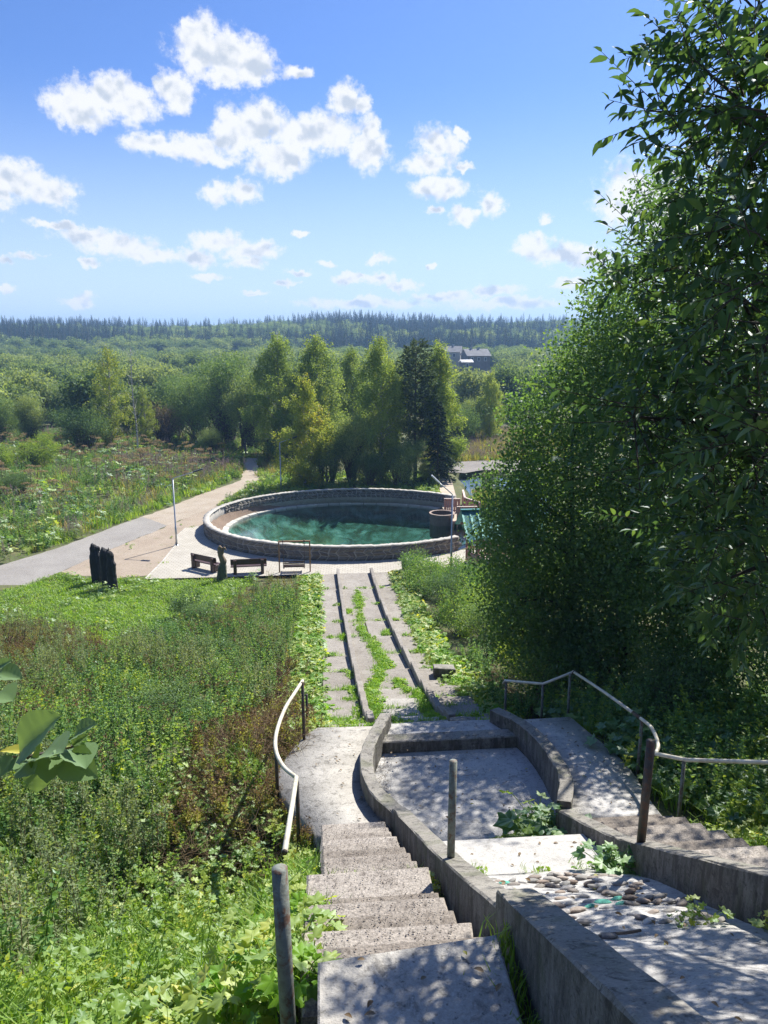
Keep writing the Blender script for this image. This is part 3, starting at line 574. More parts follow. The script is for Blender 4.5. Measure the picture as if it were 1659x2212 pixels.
def lane(name, outer, inner, par, mat):
    L = smoothpath([(x, y, lz(y) + .02) for x, y in outer], 4); Q = smoothpath([(x, y, lz(y) + .02) for x, y in inner], 4); n = min(len(L), len(Q))
    L = L[np.linspace(0, len(L) - 1, n).astype(int)]; Q = Q[np.linspace(0, len(Q) - 1, n).astype(int)]
    V = []; 
    for a, b in zip(L, Q): V += [tuple(a), tuple(b), tuple(b - (0, 0, .5)), tuple(a - (0, 0, .5))]
    F = [(3, 2, 1, 0), (4 * n - 4, 4 * n - 3, 4 * n - 2, 4 * n - 1)]
    for i in range(n - 1):
        for j in range(4): F.append((i * 4 + j, i * 4 + (j + 1) % 4, i * 4 + 4 + (j + 1) % 4, i * 4 + 4 + j))
    me = mesh_np(name, V, F, mat); o = link(name, me, par)
    bm = bmesh.new(); bm.from_mesh(me); bmesh.ops.recalc_face_normals(bm, faces=bm.faces[:]); bm.to_mesh(me); bm.free(); return o
BWL = [(-.85, 13.95), (-1.08, 13.1), (-1.3, 12.3), (-1.4, 11.4), (-1.32, 10.6), (-1.03, 9.82)]
BWR = [(1.36, 13.95), (1.66, 13.1), (1.8, 12.3), (1.8, 11.4), (1.7, 10.6), (1.42, 9.85)]
lane('landing', LIN, [(x, y) for x, y in BWL][::-1], stl, CONC)
strr = thing('concrete_stairs', 'shaded concrete stairs and landing below the overhanging trees', 'stairs', (2.2, 9.7, 5.7))
flight(strr, 1.68, 2.9, [4.1, 4.55, 5.0, 5.45, 5.9, 6.35, 6.8, 7.25, 7.7, 8.15, 8.6, 9.05, 9.4, 9.75], list(np.linspace(8.35, 5.76, 13)), CONCS)
lane('landing', [(2.9, 9.72), (2.95, 10.3), (3.08, 11.2), (3.1, 12.0), (3.0, 13.0), (2.95, 14.0)], BWR[::-1], strr, CONCL)

# ---------------------------------------------------------------- cascade fountain between the stairs
cas = thing('cascade_fountain', 'dry concrete water cascade with curved basin walls and bedded cobbles', 'fountain', (.3, 9, 5.2))
def strip(name, pts, w, h, mat, jit=.008, k=5):
    P = smoothpath(pts, k) if len(pts) > 2 else np.linspace(pts[0], pts[1], 14); n = len(P); tg = np.gradient(P[:, :2], axis=0); tg /= np.linalg.norm(tg, axis=1)[:, None]
    nr = np.stack([-tg[:, 1], tg[:, 0]], 1); V = []; b = .015
    for p, q in zip(P, nr):
        j = lambda: random.uniform(-jit, jit)
        l, r = p[:2] + q * w / 2, p[:2] - q * w / 2; li, ri = p[:2] + q * (w / 2 - b), p[:2] - q * (w / 2 - b)
        V += [(l[0], l[1], p[2] - h), (l[0] + j(), l[1] + j(), p[2] - b + j()), (li[0], li[1], p[2] + j()), (ri[0], ri[1], p[2] + j()), (r[0] + j(), r[1] + j(), p[2] - b + j()), (r[0], r[1], p[2] - h)]
    F = []
    for i in range(n - 1):
        for j in range(6): F.append((i * 6 + j, i * 6 + 6 + j, i * 6 + 6 + (j + 1) % 6, i * 6 + (j + 1) % 6))
    me = bpy.data.meshes.new(name); me.from_pydata(V, [], F + [tuple(range(6)), tuple(range(6 * n - 1, 6 * n - 7, -1))]); me.materials.append(mat)
    bm = bmesh.new(); bm.from_mesh(me); bmesh.ops.recalc_face_normals(bm, faces=bm.faces[:]); bm.to_mesh(me); bm.free()
    return link(name, me, cas)
strip('curved_wall', [(x, y, lz(y) + .3) for x, y in BWL], .22, .9, CONCW)
strip('curved_wall', [(x, y, lz(y) + .3) for x, y in BWR], .22, .9, CONCW)
strip('stair_wall', [(-1.03, 9.9, 6.0), (-.98, 8.0, 6.98), (-.95, 6.1, 8.0), (-.95, 4.14, 9.16)], .21, .95, CONCW)
strip('stair_wall', [(-.94, 4.13, 9.28), (-.94, 2.4, 10.22), (-.94, 0.2, 11.4)], .25, 1.1, CONCW)
strip('stair_wall', [(1.42, 9.86, 5.86), (1.5, 8.2, 6.62), (1.5, 7.4, 7.08), (1.5, 5.0, 8.52), (1.5, 2.0, 10.3)], .22, 1.1, CONCW)
prism('basin_floor', [(-.9, 8.7, 5.2), (1.45, 8.7, 5.2), (1.7, 10.6, 5.17), (1.8, 11.5, 5.13), (1.78, 12.4, 5.08), (1.5, 13.4, 5.03), (-.98, 13.4, 5.03), (-1.28, 12.4, 5.08), (-1.38, 11.4, 5.13), (-1.3, 10.6, 5.17)], .3, CONCL, cas, 0)
prism('sill', [(-1.02, 13.0, 5.29), (1.58, 13.0, 5.29), (1.5, 13.32, 5.28), (-.96, 13.32, 5.28)], .4, CONCW, cas, .02, .01)
prism('ledge', [(-.95, 13.34, 5.17), (1.5, 13.34, 5.17), (1.42, 14.05, 5.1), (-.84, 14.05, 5.1)], .4, CONCL, cas, .02, .01)
prism('bleached_slab', [(-.86, 7.72, 6.5), (1.4, 7.72, 6.5), (1.36, 8.86, 6.17), (-.9, 8.9, 6.15)], 1.1, CONCB, cas, .03, .01)
def cz(y): return 6.5 + .557 * (7.75 - y)
V = []; nxx, nyy = 16, 40
for j in range(nyy):
    y = .4 + (7.72 - .4) * j / (nyy - 1)
    for i in range(nxx):
        x = -.84 + 2.24 * i / (nxx - 1); V.append((x, y, cz(y) + .02 * math.sin(x * 5 + y * 3) + random.uniform(-.006, .006)))
ii = np.array([[j * nxx + i for i in range(nxx - 1)] for j in range(nyy - 1)]).ravel()
link('cascade_slope', mesh_np('cascade_slope', V, np.stack([ii, ii + 1, ii + 1 + nxx, ii + nxx], 1), CONCL, smooth=True), cas)
COB= [(-0.26, 7.41, 0), (-0.21, 7.28, 0), (-0.17, 7.17, 1), (-0.05, 7.29, 0), (-0.09, 7.09, 0), (0.04, 7.19, 0), (0.16, 7.22, 0), (0.23, 7.38, 0), (0.25, 7.14, 0), (0.37, 7.26, 0), (0.41, 7.15, 0), (0.52, 7.27, 0), (0.65, 7.43, 0), (0.73, 7.34, 0), (0.71, 7.19, 0), (0.83, 7.17, 0), (0.97, 7.22, 0), (1.07, 7.15, 0), (1.18, 7.12, 0), (0.53, 7.47, 0), (0.47, 7.49, 0), (0.44, 6.98, 0), (-0.3, 7.11, 0), (-0.28, 6.83, 0), (0.14, 6.9, 0), (0.28, 6.91, 0), (0.4, 6.78, 0), (0.68, 6.91, 0), (0.69, 6.76, 0), (0.71, 6.63, 0), (0.69, 6.49, 0), (0.74, 6.41, 0), (0.93, 6.46, 0), (1.06, 6.6, 0), (1.15, 6.74, 0), (1.25, 6.83, 0), (-0.26, 6.7, 0), (-0.25, 6.57, 0), (-0.24, 6.45, 0), (-0.22, 6.35, 0), (-0.18, 6.3, 0), (0.26, 6.61, 0), (0.41, 6.65, 0), (0.18, 6.35, 0), (0.39, 6.36, 0), (0.3, 6.37, 0), (-0.08, 6.31, 0), (-0.1, 6.13, 0), (-0.13, 5.82, 0), (0.02, 5.84, 0), (0.06, 6.11, 0), (0.2, 6.15, 0), (0.18, 5.91, 0), (0.38, 6.15, 0), (0.32, 5.98, 1), (0.5, 6.1, 1), (0.46, 5.91, 0), (0.68, 6.21, 1), (0.63, 6.01, 1), (0.73, 5.98, 0), (0.82, 6.22, 0), (0.88, 6.06, 0), (0.99, 6.17, 0), (0.99, 6.01, 0), (1.09, 6.16, 0), (1.11, 6.01, 0), (1.22, 6.02, 0), (1.22, 5.92, 0), (-0.21, 5.62, 0), (-0.11, 5.63, 0), (-0.02, 5.64, 0), (0.09, 5.52, 0), (0.62, 5.62, 0), (0.61, 5.5, 0), (0.61, 5.39, 0), (0.77, 5.64, 0), (0.92, 5.66, 0), (0.73, 5.33, 0), (0.87, 5.37, 0), (0.96, 5.36, 0), (1.08, 5.53, 0), (1.11, 5.47, 0), (1.11, 5.38, 0), (1.16, 5.27, 0), (0.11, 5.06, 0), (0.75, 7.22, 0), (0.84, 7.01, 0), (0.55, 7.05, 0), (0.99, 6.82, 0)]
def pebble(seed):
    bm = bmesh.new(); bmesh.ops.create_icosphere(bm, subdivisions=2, radius=1); r_ = random.Random(seed)
    ph = [r_.uniform(0, 6) for _ in range(6)]
    for v in bm.verts:
        c = v.co; k = 1 + .12 * math.sin(3 * c.x + ph[0]) * math.cos(2.5 * c.y + ph[1]) + .08 * math.sin(5 * c.z + ph[2] + 3 * c.y); v.co = c * k
    return bm
PEB = [[bm_mesh('cobble', pebble(s), m, True) for s in range(4)] for m in (COBM, COBT, COBWH)]
for (x, y, k) in COB:
    if not (-.8 < x < 1.36): continue
    kk = 1 if k else (2 if random.random() < .12 else 0)
    o = bpy.data.objects.new('cobble', PEB[kk][random.randrange(4)]); COL.objects.link(o); s = random.uniform(.046, .066)
    adopt(o, cas); o.location = (x, y, cz(y) + .014); o.scale = (s * random.uniform(1.1, 1.55), s * random.uniform(.75, 1), s * .45)
    o.rotation_euler = (R(-29), 0, random.uniform(-.5, .5))
V, F = tube(smoothpath([(.0, 5.02, cz(5.02) + .02), (.12, 5.08, cz(5.08) + .025), (.28, 5.1, cz(5.1) + .02), (.42, 5.14, cz(5.14) + .02)], 3), .013, 5)
tagp(link('fallen_stick', mesh_np('fallen_stick', V, F, BARK)), 'thin brown stick lying on the cascade below the cobbles', 'stick')

# ---------------------------------------------------------------- handrails and posts
def rail_thing(name, label, rail, posts, rad, mat_post, closed=None, k=6):
    th = thing(name, label, 'handrail', (posts[0][0], posts[0][1], posts[0][2]))
    tubeo('rail', smoothpath(rail, k), rad, PIPE, th, 12)
    for (x, y, z0, z1, r) in posts: tubeo('post', [(x, y, z0), (x, y, (z0 + z1) / 2), (x, y, z1)], r, mat_post, th, 10)
    return th
lr = thing('handrail', 'cream curved pipe handrail on dark posts beside the sunlit landing', 'handrail', (-2.45, 13.35, 5.1))
tubeo('rail', smoothpath([(-2.46, 13.42, 6.40), (-2.58, 12.85, 6.46), (-2.74, 12.1, 6.52), (-2.84, 11.3, 6.55), (-2.83, 10.7, 6.57), (-2.7, 10.2, 6.58), (-2.5, 9.85, 6.6)], 5), .031, PIPE, lr, 12)
tubeo('rail', [(-2.5, 9.86, 6.6), (-2.51, 8.4, 7.12), (-2.52, 6.65, 7.78)], .031, PIPE, lr, 12)
tubeo('rail_end_shade_disc', [(-2.5203, 6.652, 7.779), (-2.5204, 6.642, 7.783)], .0285, STEELD, lr, 12)  # solid dark disc, its colour gives the shade inside an open pipe end
tubeo('joint_collar', [(-2.465, 13.3, 6.41), (-2.48, 13.24, 6.42)], .034, STEELD, lr, 12)
for (x, y, z0, z1) in ((-2.46, 13.36, 4.7, 6.37), (-2.86, 11.25, 5.0, 6.52), (-2.49, 9.8, 5.2, 6.57)): tubeo('post', [(x, y, z0), (x, y, z1)], .03, STEELD, lr, 10)
tagp(tubeo('stub_post', [(-2.42, 15.0, 4.3), (-2.42, 15.0, 5.35)], .028, STEELD), 'short dark post stub behind the curved cream handrail', 'post')
rr = thing('handrail', 'cream bent pipe handrail with joint sleeves under the trees', 'handrail', (3.1, 14.5, 4.8))
RP = [(1.95, 15.6, 5.12), (1.98, 15.58, 5.2), (2.62, 14.85, 5.44), (3.14, 14.5, 5.85)]
tubeo('rail', RP[:2] + RP[2:], .029, PIPE, rr, 12)
tubeo('rail', [(3.14, 14.5, 5.86), (3.2, 13.0, 6.14), (3.25, 11.55, 6.38)], .029, PIPE, rr, 12)
tubeo('rail', smoothpath([(3.25, 11.5, 6.39), (3.24, 11.0, 6.46), (3.12, 10.5, 6.46), (2.97, 10.25, 6.45)], 4), .029, PIPE, rr, 12)
tubeo('rail', [(2.97, 10.25, 6.45), (3.2, 9.75, 6.63), (3.66, 8.6, 7.25), (4.1, 7.4, 7.9), (4.75, 5.6, 8.9), (5.4, 3.8, 9.9)], .031, PIPE, rr, 12)
tubeo('joint_sleeve', [(3.245, 11.75, 6.345), (3.25, 11.45, 6.395)], .033, STEELD, rr, 12)
tubeo('joint_sleeve', [(3.13, 14.55, 5.8), (3.15, 14.42, 5.89)], .033, STEELD, rr, 12)
for (x, y, z0, z1) in ((2.0, 15.55, 4.0, 5.18), (2.62, 14.85, 4.4, 5.42), (3.08, 14.5, 4.5, 5.82), (3.25, 11.4, 5.0, 6.4), (3.18, 9.78, 5.3, 6.6), (4.15, 7.25, 6.4, 7.97), (4.95, 5.05, 7.9, 9.2)): tubeo('post', [(x, y, z0), (x, y, z1)], .028, RUST, rr, 10)
tagp(tubeo('pipe_post', [(-.96, 6.2, 7.75), (-.955, 6.2, 8.95)], .036, RUST, None, 14), 'bare grey-green steel pipe post standing on the stair wall', 'post')
pp = tagp(tubeo('pipe_post', [(1.47, 7.42, 6.9), (1.49, 7.42, 8.34)], .05, STEELD, None, 14), 'thick black steel post standing on the shaded cascade wall', 'post')
tagp(tubeo('pipe_post', [(-2.33, 3.42, 8.2), (-2.36, 3.48, 9.3), (-2.375, 3.52, 10.0)], .042, RUST, None, 16), 'leaning rusty green pipe post by the foreground slab', 'post')

# ---------------------------------------------------------------- benches, swing, bin
def bench(label, c, rz, L=1.95):
    b = thing('park_bench', label, 'bench', (c[0], c[1], .02), 'dark wooden benches on the paver terrace')
    def pt(name, x0, x1, y0, y1, z0, z1, tilt=0, bev=.015):
        m = Matrix.Translation((c[0], c[1], .02)) @ Matrix.Rotation(rz, 4, 'Z') @ Matrix.Translation((0, y0, z0)) @ Matrix.Rotation(tilt, 4, 'X')
        boxo(name, x0, x1, 0, y1 - y0, 0, z1 - z0, WBENCH, b, bev, m)
    for s in (-1, 1):
        x = s * (L / 2 - .24); pt('leg', x - .085, x + .085, 0.0, .14, 0, .8); pt('leg', x - .08, x + .08, .16, .52, 0, .36)
    pt('seat_plank', -L / 2, L / 2, .13, .37, .38, .44); pt('seat_plank', -L / 2, L / 2, .39, .62, .38, .44)
    pt('back_plank', -L / 2, L / 2, .145, .2, .52, .84, R(4))
    return b
bench('dark wooden bench set at an angle left of the carved figure', (-8.5, 41.55), R(-38))
bench('dark wooden bench standing square between carved figure and swing', (-5.85, 40.62), R(3))
sw = thing('garden_swing', 'hanging slatted swing seat in an orange-brown square frame', 'swing', (-3.3, 40.9, 0))
SX0, SX1, SY = -4.2, -2.52, 40.85
for x in (SX0, SX1): boxo('frame_post', x - .035, x + .035, SY - .035, SY + .035, -.1, 1.72, WSWING, sw)
boxo('frame_beam', SX0 - .035, SX1 + .035, SY - .04, SY + .04, 1.722, 1.8, WSWING, sw)
for x in (-3.98, -2.82):
    tubeo('hanger', [(x, SY, 1.7), (x, SY, .62), (x, SY - .12, .3)], .02, STEELD, sw, 6); tubeo('hook', [(x, SY - .05, 1.72), (x, SY - .06, 1.84), (x, SY + .05, 1.84)], .02, STEELD, sw, 5)
for i in range(5): boxo('seat_slat', -3.95, -2.85, SY - .12 + i * .1, SY - .04 + i * .1, .32, .345, WBENCH, sw, .004)
for i in range(4): boxo('back_slat', -3.95, -2.85, SY - .2, SY - .175, .36 + i * .09, .425 + i * .09, WBENCH, sw, .004)
for x in (-3.95, -2.85): boxo('side_bar', x - .03, x + .03, SY - .22, SY + .42, .28, .32, STEELD, sw, .004)
bn = thing('litter_bin', 'small dark green round bin beside the path end', 'bin', (2.75, 40.75, 0.02))
tubeo('body', [(2.75, 40.75, .02), (2.75, 40.75, .3), (2.75, 40.75, .62)], [.19, .22, .235], BINM, bn, 16)
tubeo('rim', [(2.75, 40.75, .615), (2.75, 40.75, .65)], .25, BINM, bn, 16)

# ---------------------------------------------------------------- lamps
def lamp(label, base, H, arm, headm, dirv, rise):
    x, y = base; th = thing('street_lamp', label, 'street lamp', (x, y, .01), 'slim steel lamps round the pond')
    tubeo('base_plate', [(x, y, .01), (x, y, .05)], .17, GALV, th, 8, False)
    tubeo('pole', [(x, y, .04), (x, y, 1.2), (x, y, 1.22), (x, y, H)], [.062, .062, .045, .045], GALV, th, 10)
    d = Vector(dirv).normalized(); e = Vector((x, y, H)) + d * arm + Vector((0, 0, rise))
    tubeo('arm', smoothpath([(x, y, H - .25), (x, y, H - .02), tuple(Vector((x, y, H)) + d * arm * .12 + Vector((0, 0, rise * .2))), tuple(e)], 4), .03, GALV, th, 8)
    s = d.cross(Vector((0, 0, 1))).normalized(); up = Vector((0, 0, 1)); f = (d * arm + Vector((0, 0, rise))).normalized(); up = s.cross(f)
    m = Matrix((s, f, up)).transposed().to_4x4(); m.translation = e
    boxo('lamp_head', -.13, .13, -.05, .58, -.03, .05, headm, th, .02, m)
    return th
lamp('tall steel street lamp with long dark-headed arm beside the sandy strip', (-10.8, 47.1), 4.2, 1.3, LEDD, (1, -.02, 0), .42)
lamp('steel street lamp with pale flat head beside the pink gazebo', (5.35, 40.9), 4.15, .75, LEDW, (-1, .05, 0), .72)
lamp('distant thin street lamp behind the pond wall near the yellow birch', (-5.0, 63.6), 4.1, .9, LEDD, (1, .1, 0), .3)
tagp(tubeo('utility_pole', [(-39.84, 131, -1.5), (-39.9, 131, 6.2)], .16, GALV, None, 8), 'grey utility pole rising from the distant bushes', 'pole')

# ---------------------------------------------------------------- carved figures (one continuous remeshed body each)
def blob_body(name, rings, blobs, mat, vox, parent=None, carve=.012, seed=1, rot=0, loc=(0, 0, 0), kx=1.0, kz=1.0):
    """rings: (cx, cy, z, rx, ry); blobs: (x, y, z, rx, ry, rz)"""
    bm = bmesh.new(); prev = None; S = 20; first = None
    for (cx, cy_, z, rx, ry) in rings:
        cur = [bm.verts.new((cx + rx * math.cos(2 * math.pi * i / S), cy_ + ry * math.sin(2 * math.pi * i / S), z)) for i in range(S)]
        if prev: [bm.faces.new((prev[i], prev[(i + 1) % S], cur[(i + 1) % S], cur[i])) for i in range(S)]
        else: bm.faces.new(cur[::-1])
        prev = cur
    bm.faces.new(prev)
    for b in blobs:
        r = bmesh.ops.create_icosphere(bm, subdivisions=3, radius=1)
        m = Matrix.Translation(b[:3]) @ (Euler(b[6]).to_matrix().to_4x4() if len(b) > 6 else Matrix.Identity(4)) @ Matrix.Diagonal((b[3], b[4], b[5], 1))
        for v in r['verts']: v.co = m @ v.co
    me = bpy.data.meshes.new(name); bm.to_mesh(me); bm.free()
    tmp = bpy.data.objects.new('tmp', me); COL.objects.link(tmp)
    md = tmp.modifiers.new('r', 'REMESH'); md.mode = 'VOXEL'; md.voxel_size = vox
    sm = tmp.modifiers.new('s', 'SMOOTH'); sm.iterations = 3; sm.factor = .5
    dg = bpy.context.evaluated_depsgraph_get(); out = bpy.data.meshes.new_from_object(tmp.evaluated_get(dg)); out.name = name
    bpy.data.objects.remove(tmp); bpy.data.meshes.remove(me)
    co = np.empty(len(out.vertices) * 3, np.float32); out.vertices.foreach_get('co', co); co = co.reshape(-1, 3)
    no = np.empty(len(out.vertices) * 3, np.float32); out.vertices.foreach_get('normal', no); no = no.reshape(-1, 3)
    a = np.arctan2(co[:, 1], co[:, 0]); co += no * (carve * (np.sin(a * 9 + co[:, 2] * 3 + seed) * .7 + np.sin(co[:, 2] * 23 + a * 3 + seed) * .5))[:, None]
    co *= np.array([kx, kx, kz], np.float32); out.vertices.foreach_set('co', co.ravel()); out.materials.clear(); out.materials.append(mat)
    out.polygons.foreach_set('use_smooth', np.ones(len(out.polygons), bool)); out.update()
    o = link(name, out); o.location = loc; o.rotation_euler = (0, 0, rot); return o
g = 'charred carved figures standing on the lawn'
z_ = lambda x, y: float(T(x, y)) - .05
o = blob_body('carved_figure', [(0, 0, 0, .33, .3), (-.01, 0, .4, .36, .32), (-.03, 0, 1.1, .38, .34), (-.02, 0, 1.5, .37, .33), (0, 0, 1.62, .33, .3), (-.03, 0, 1.75, .27, .26)],
    [(-.04, 0, 1.84, .28, .26, .23), (.2, -.01, 1.87, .17, .15, .13), (.3, -.01, 1.83, .08, .1, .12), (-.14, 0, 2.05, .1, .16, .1), (.0, .0, 2.03, .08, .12, .06), (-.24, 0, 1.85, .1, .16, .14), (.2, -.03, 1.5, .16, .25, .12)], WCHAR, .03, seed=2, kx=.76, kz=1.04, loc=(-13.75, 40.1, z_(-13.75, 40.1)))
tagp(o, 'charred black carved figure with a blunt muzzled head facing the benches', 'statue', g)
o = blob_body('carved_figure', [(0, 0, 0, .3, .28), (0, 0, .5, .31, .29), (.0, 0, 1.3, .33, .3), (0, 0, 1.65, .32, .3), (.0, 0, 1.85, .28, .27), (-.04, 0, 1.98, .19, .2), (-.1, 0, 2.08, .07, .1), (-.12, 0, 2.13, .02, .02)],
    [(.13, 0, 1.9, .16, .16, .1), (.26, -.02, 1.98, .03, .06, .15), (.25, -.02, 2.0, .025, .03, .14), (.22, -.02, 1.7, .12, .18, .12)], WCHAR, .03, seed=5, kx=.84, kz=1.06, loc=(-12.95, 39.0, z_(-12.95, 39.0)))
tagp(o, 'charred black carved figure with a pointed hood and upright spike', 'statue', g)
o = blob_body('carved_figure', [(0, 0, 0, .31, .28), (0, 0, .35, .29, .27), (-.02, 0, .9, .27, .26), (-.02, 0, 1.2, .27, .26), (-.02, 0, 1.42, .23, .23), (-.02, 0, 1.56, .2, .2)],
    [(-.03, 0, 1.7, .2, .2, .19), (-.05, 0, 1.8, .19, .19, .14), (.15, -.02, 1.72, .06, .08, .09), (.17, -.02, 1.66, .045, .05, .03), (.13, -.02, 1.58, .07, .09, .05), (.14, -.05, 1.28, .16, .2, .13), (.2, -.03, 1.13, .09, .12, .06), (.12, 0, .95, .13, .18, .2)], WCHAR, .028, seed=9, kx=.86, kz=1.12, loc=(-12.5, 38.35, z_(-12.5, 38.35)))
tagp(o, 'charred black carved figure with a round cap and folded hands', 'statue', g)
o = blob_body('carved_woman', [(-.04, 0, 0, .34, .3), (-.03, 0, .25, .33, .29), (-.01, 0, .6, .29, .26), (.02, 0, .95, .26, .23), (.06, 0, 1.15, .2, .19), (.1, 0, 1.3, .2, .18), (.08, 0, 1.42, .22, .18), (.02, 0, 1.55, .19, .16), (-.05, 0, 1.75, .17, .15), (-.07, 0, 1.95, .17, .14), (-.07, 0, 2.04, .1, .09)],
    [(-.07, 0, 2.2, .12, .125, .14), (-.1, .03, 2.12, .12, .13, .19), (-.14, .05, 1.9, .08, .1, .25), (.0, -.01, 2.14, .05, .05, .05), (.06, -.05, 1.88, .07, .07, .16, (0, .5, 0)), (.13, -.06, 1.98, .055, .06, .19, (0, .15, 0)), (.16, -.02, 2.14, .06, .06, .07), (.22, -.02, 2.2, .1, .09, .05, (0, .5, 0)), (.29, -.02, 2.08, .035, .07, .1, (0, -.3, 0)), (.08, .05, 2.15, .05, .05, .06), (.1, .08, 1.95, .06, .06, .17), (.13, 0, 1.42, .13, .17, .17)], WCARVE, .025, seed=4, carve=.009, kx=.86, kz=.86, loc=(-7.2, 40.0, z_(-7.2, 40.0)))
tagp(o, 'mossy carved wooden woman in a long skirt raising a bird', 'statue')

# ---------------------------------------------------------------- wooden tub, footbridge, gazebo
TX, TY, TR = 6.8, 52.75, .86
tub = thing('wooden_tub', 'round weathered wooden stave well rising out of the pond', 'tub', (TX, TY, WL))
for i in range(34):
    a = 2 * math.pi * i / 34; m = Matrix.Translation((TX, TY, 0)) @ Matrix.Rotation(a, 4, 'Z'); z1 = .36 + random.uniform(-.02, .02)
    boxo('stave', TR - .045, TR + random.uniform(0, .012), -.075, .075, -1.3, z1, WGREY, tub, .006, m)
for z in (.0, .2):
    tubeo('hoop', [(TX + (TR + .02) * math.cos(t_), TY + (TR + .02) * math.sin(t_), z) for t_ in np.linspace(0, 2 * math.pi, 40)], .018, WGREY, tub, 5)
for i in range(12):
    a0, a1 = 2 * math.pi * i / 12, 2 * math.pi * (i + .985) / 12; q = []
    for t_ in np.linspace(a0, a1, 4): q.append((TX + (TR + .06) * math.cos(t_), TY + (TR + .06) * math.sin(t_), .44))
    for t_ in np.linspace(a1, a0, 4): q.append((TX + (TR - .08) * math.cos(t_), TY + (TR - .08) * math.sin(t_), .44))
    prism('rim_segment', q, .06, WRIM, tub, .008)
br = thing('wooden_footbridge', 'pink picket footbridge leading over the pond outflow beside the tub', 'footbridge', (8.3, 53, .1))
def fence_run(par, a, b, zb, h, n, cap=True, gap=.35, post=True):
    a = Vector(a); b = Vector(b); d = b - a; L = d.length; ang = math.atan2(d.y, d.x); pw = L / n * (1 - gap)
    m0 = Matrix.Translation((a.x, a.y, 0)) @ Matrix.Rotation(ang, 4, 'Z')
    for i in range(n):
        x = L * (i + .5) / n; boxo('picket', x - pw / 2, x + pw / 2, -.012, .012, zb, zb + h - .03, WPINK, par, .003, m0)
    for z in (zb + .1, zb + h - .16): boxo('rail', 0, L, .014, .05, z, z + .08, WPINK, par, .004, m0)
    if cap: boxo('cap_rail', -.06, L + .06, -.07, .07, zb + h - .028, zb + h + .02, WCAP, par, .006, m0)
    if post:
        for x in (0, L): boxo('post', x - .05, x + .05, -.052, .052, -.9 if par is br else zb, zb + h - .032, WPINK, par, .006, m0)
for i in range(22):
    y = 51.6 + i * .2; boxo('deck_plank', 7.35, 9.0, y, y + .185, .06, .1, WDECK, br, .006)
for x in (7.4, 8.9):
    for y in (51.65, 53.6, 55.8): boxo('pile', x - .07, x + .07, y - .07, y + .07, -1.6, .055, WPINK, br, .006)
boxo('deck_beam', 7.35, 9.0, 51.5, 51.585, -.12, .1, WPINK, br, .006)
fence_run(br, (7.7, 51.62, 0), (9.0, 51.55, 0), .1, 1.0, 9, gap=.5)
fence_run(br, (7.25, 54.3, 0), (8.3, 54.15, 0), .1, 1.02, 8, gap=.18)
fence_run(br, (9.5, 52.7, 0), (8.75, 54.4, 0), .1, 1.05, 12, gap=.1)
fence_run(br, (8.75, 54.4, 0), (9.15, 57.2, 0), .1, 1.05, 18, gap=.1)
for i in range(46):
    f = i / 46; x = 8.05 + 1.55 * f; y = 56.1 + 12 * f; boxo('boardwalk_plank', x - .62, x + .62, y, y + .24, .02, .06, WDECK, br, .006)
gz = thing('gazebo', 'pink picket gazebo with a teal ribbed metal roof', 'gazebo', (7.6, 40.6, 0))
GX0, GX1, GY0, GY1 = 6.45, 9.6, 39.3, 42.0
for x in (GX0, GX1):
    for y in (GY0, GY1): boxo('post', x - .06, x + .06, y - .06, y + .06, -.1, 2.3, WPINK, gz)
for a, b in (((GX0, GY0, 0), (GX0, GY1, 0)), ((GX0, GY1, 0), (GX1, GY1, 0)), ((GX0, GY0, 0), (GX1, GY0, 0))): fence_run(gz, a, b, .08, .9, 20, False, .45, False)
for i in range(16):
    x = GX0 + .5 + i * .17; boxo('wall_board', x, x + .16, GY1 - .03, GY1, .98, 1.9, WPINK, gz, .003)
boxo('cap_rail', GX0 - .05, GX1, GY0 - .07, GY0 + .07, .985, 1.03, WPINK, gz); boxo('bench_board', GX0 + .1, GX1 - .1, GY1 - .5, GY1 - .1, .45, .5, WPINK, gz)
ridge_y = (GY0 + GY1) / 2
for s in (-1, 1):
    bm = bmesh.new(); nrib = 40; x0, x1 = GX0 - .65, GX1 + .6; ev = ridge_y + s * 1.8
    for i in range(nrib + 1):
        x = x0 + (x1 - x0) * i / nrib; dz_ = .028 if i % 4 == 0 else 0
        a_ = bm.verts.new((x, ev, 2.12 + dz_)); b_ = bm.verts.new((x, ridge_y, 3.35 + dz_)); 
        if i: bm.faces.new((pa, a_, b_, pb))
        pa, pb = a_, b_
    bmesh.ops.solidify(bm, geom=bm.faces[:], thickness=.02); link('roof_sheet', bm_mesh('roof_sheet', bm, ROOFT), gz)
boxo('ridge_cap', GX0 - .68, GX1 + .62, ridge_y - .12, ridge_y + .12, 3.36, 3.42, ROOFT, gz)
for s in (GY0, GY1): boxo('roof_beam', GX0 - .4, GX1 + .4, s - .05, s + .05, 2.22, 2.34, WPINK, gz)

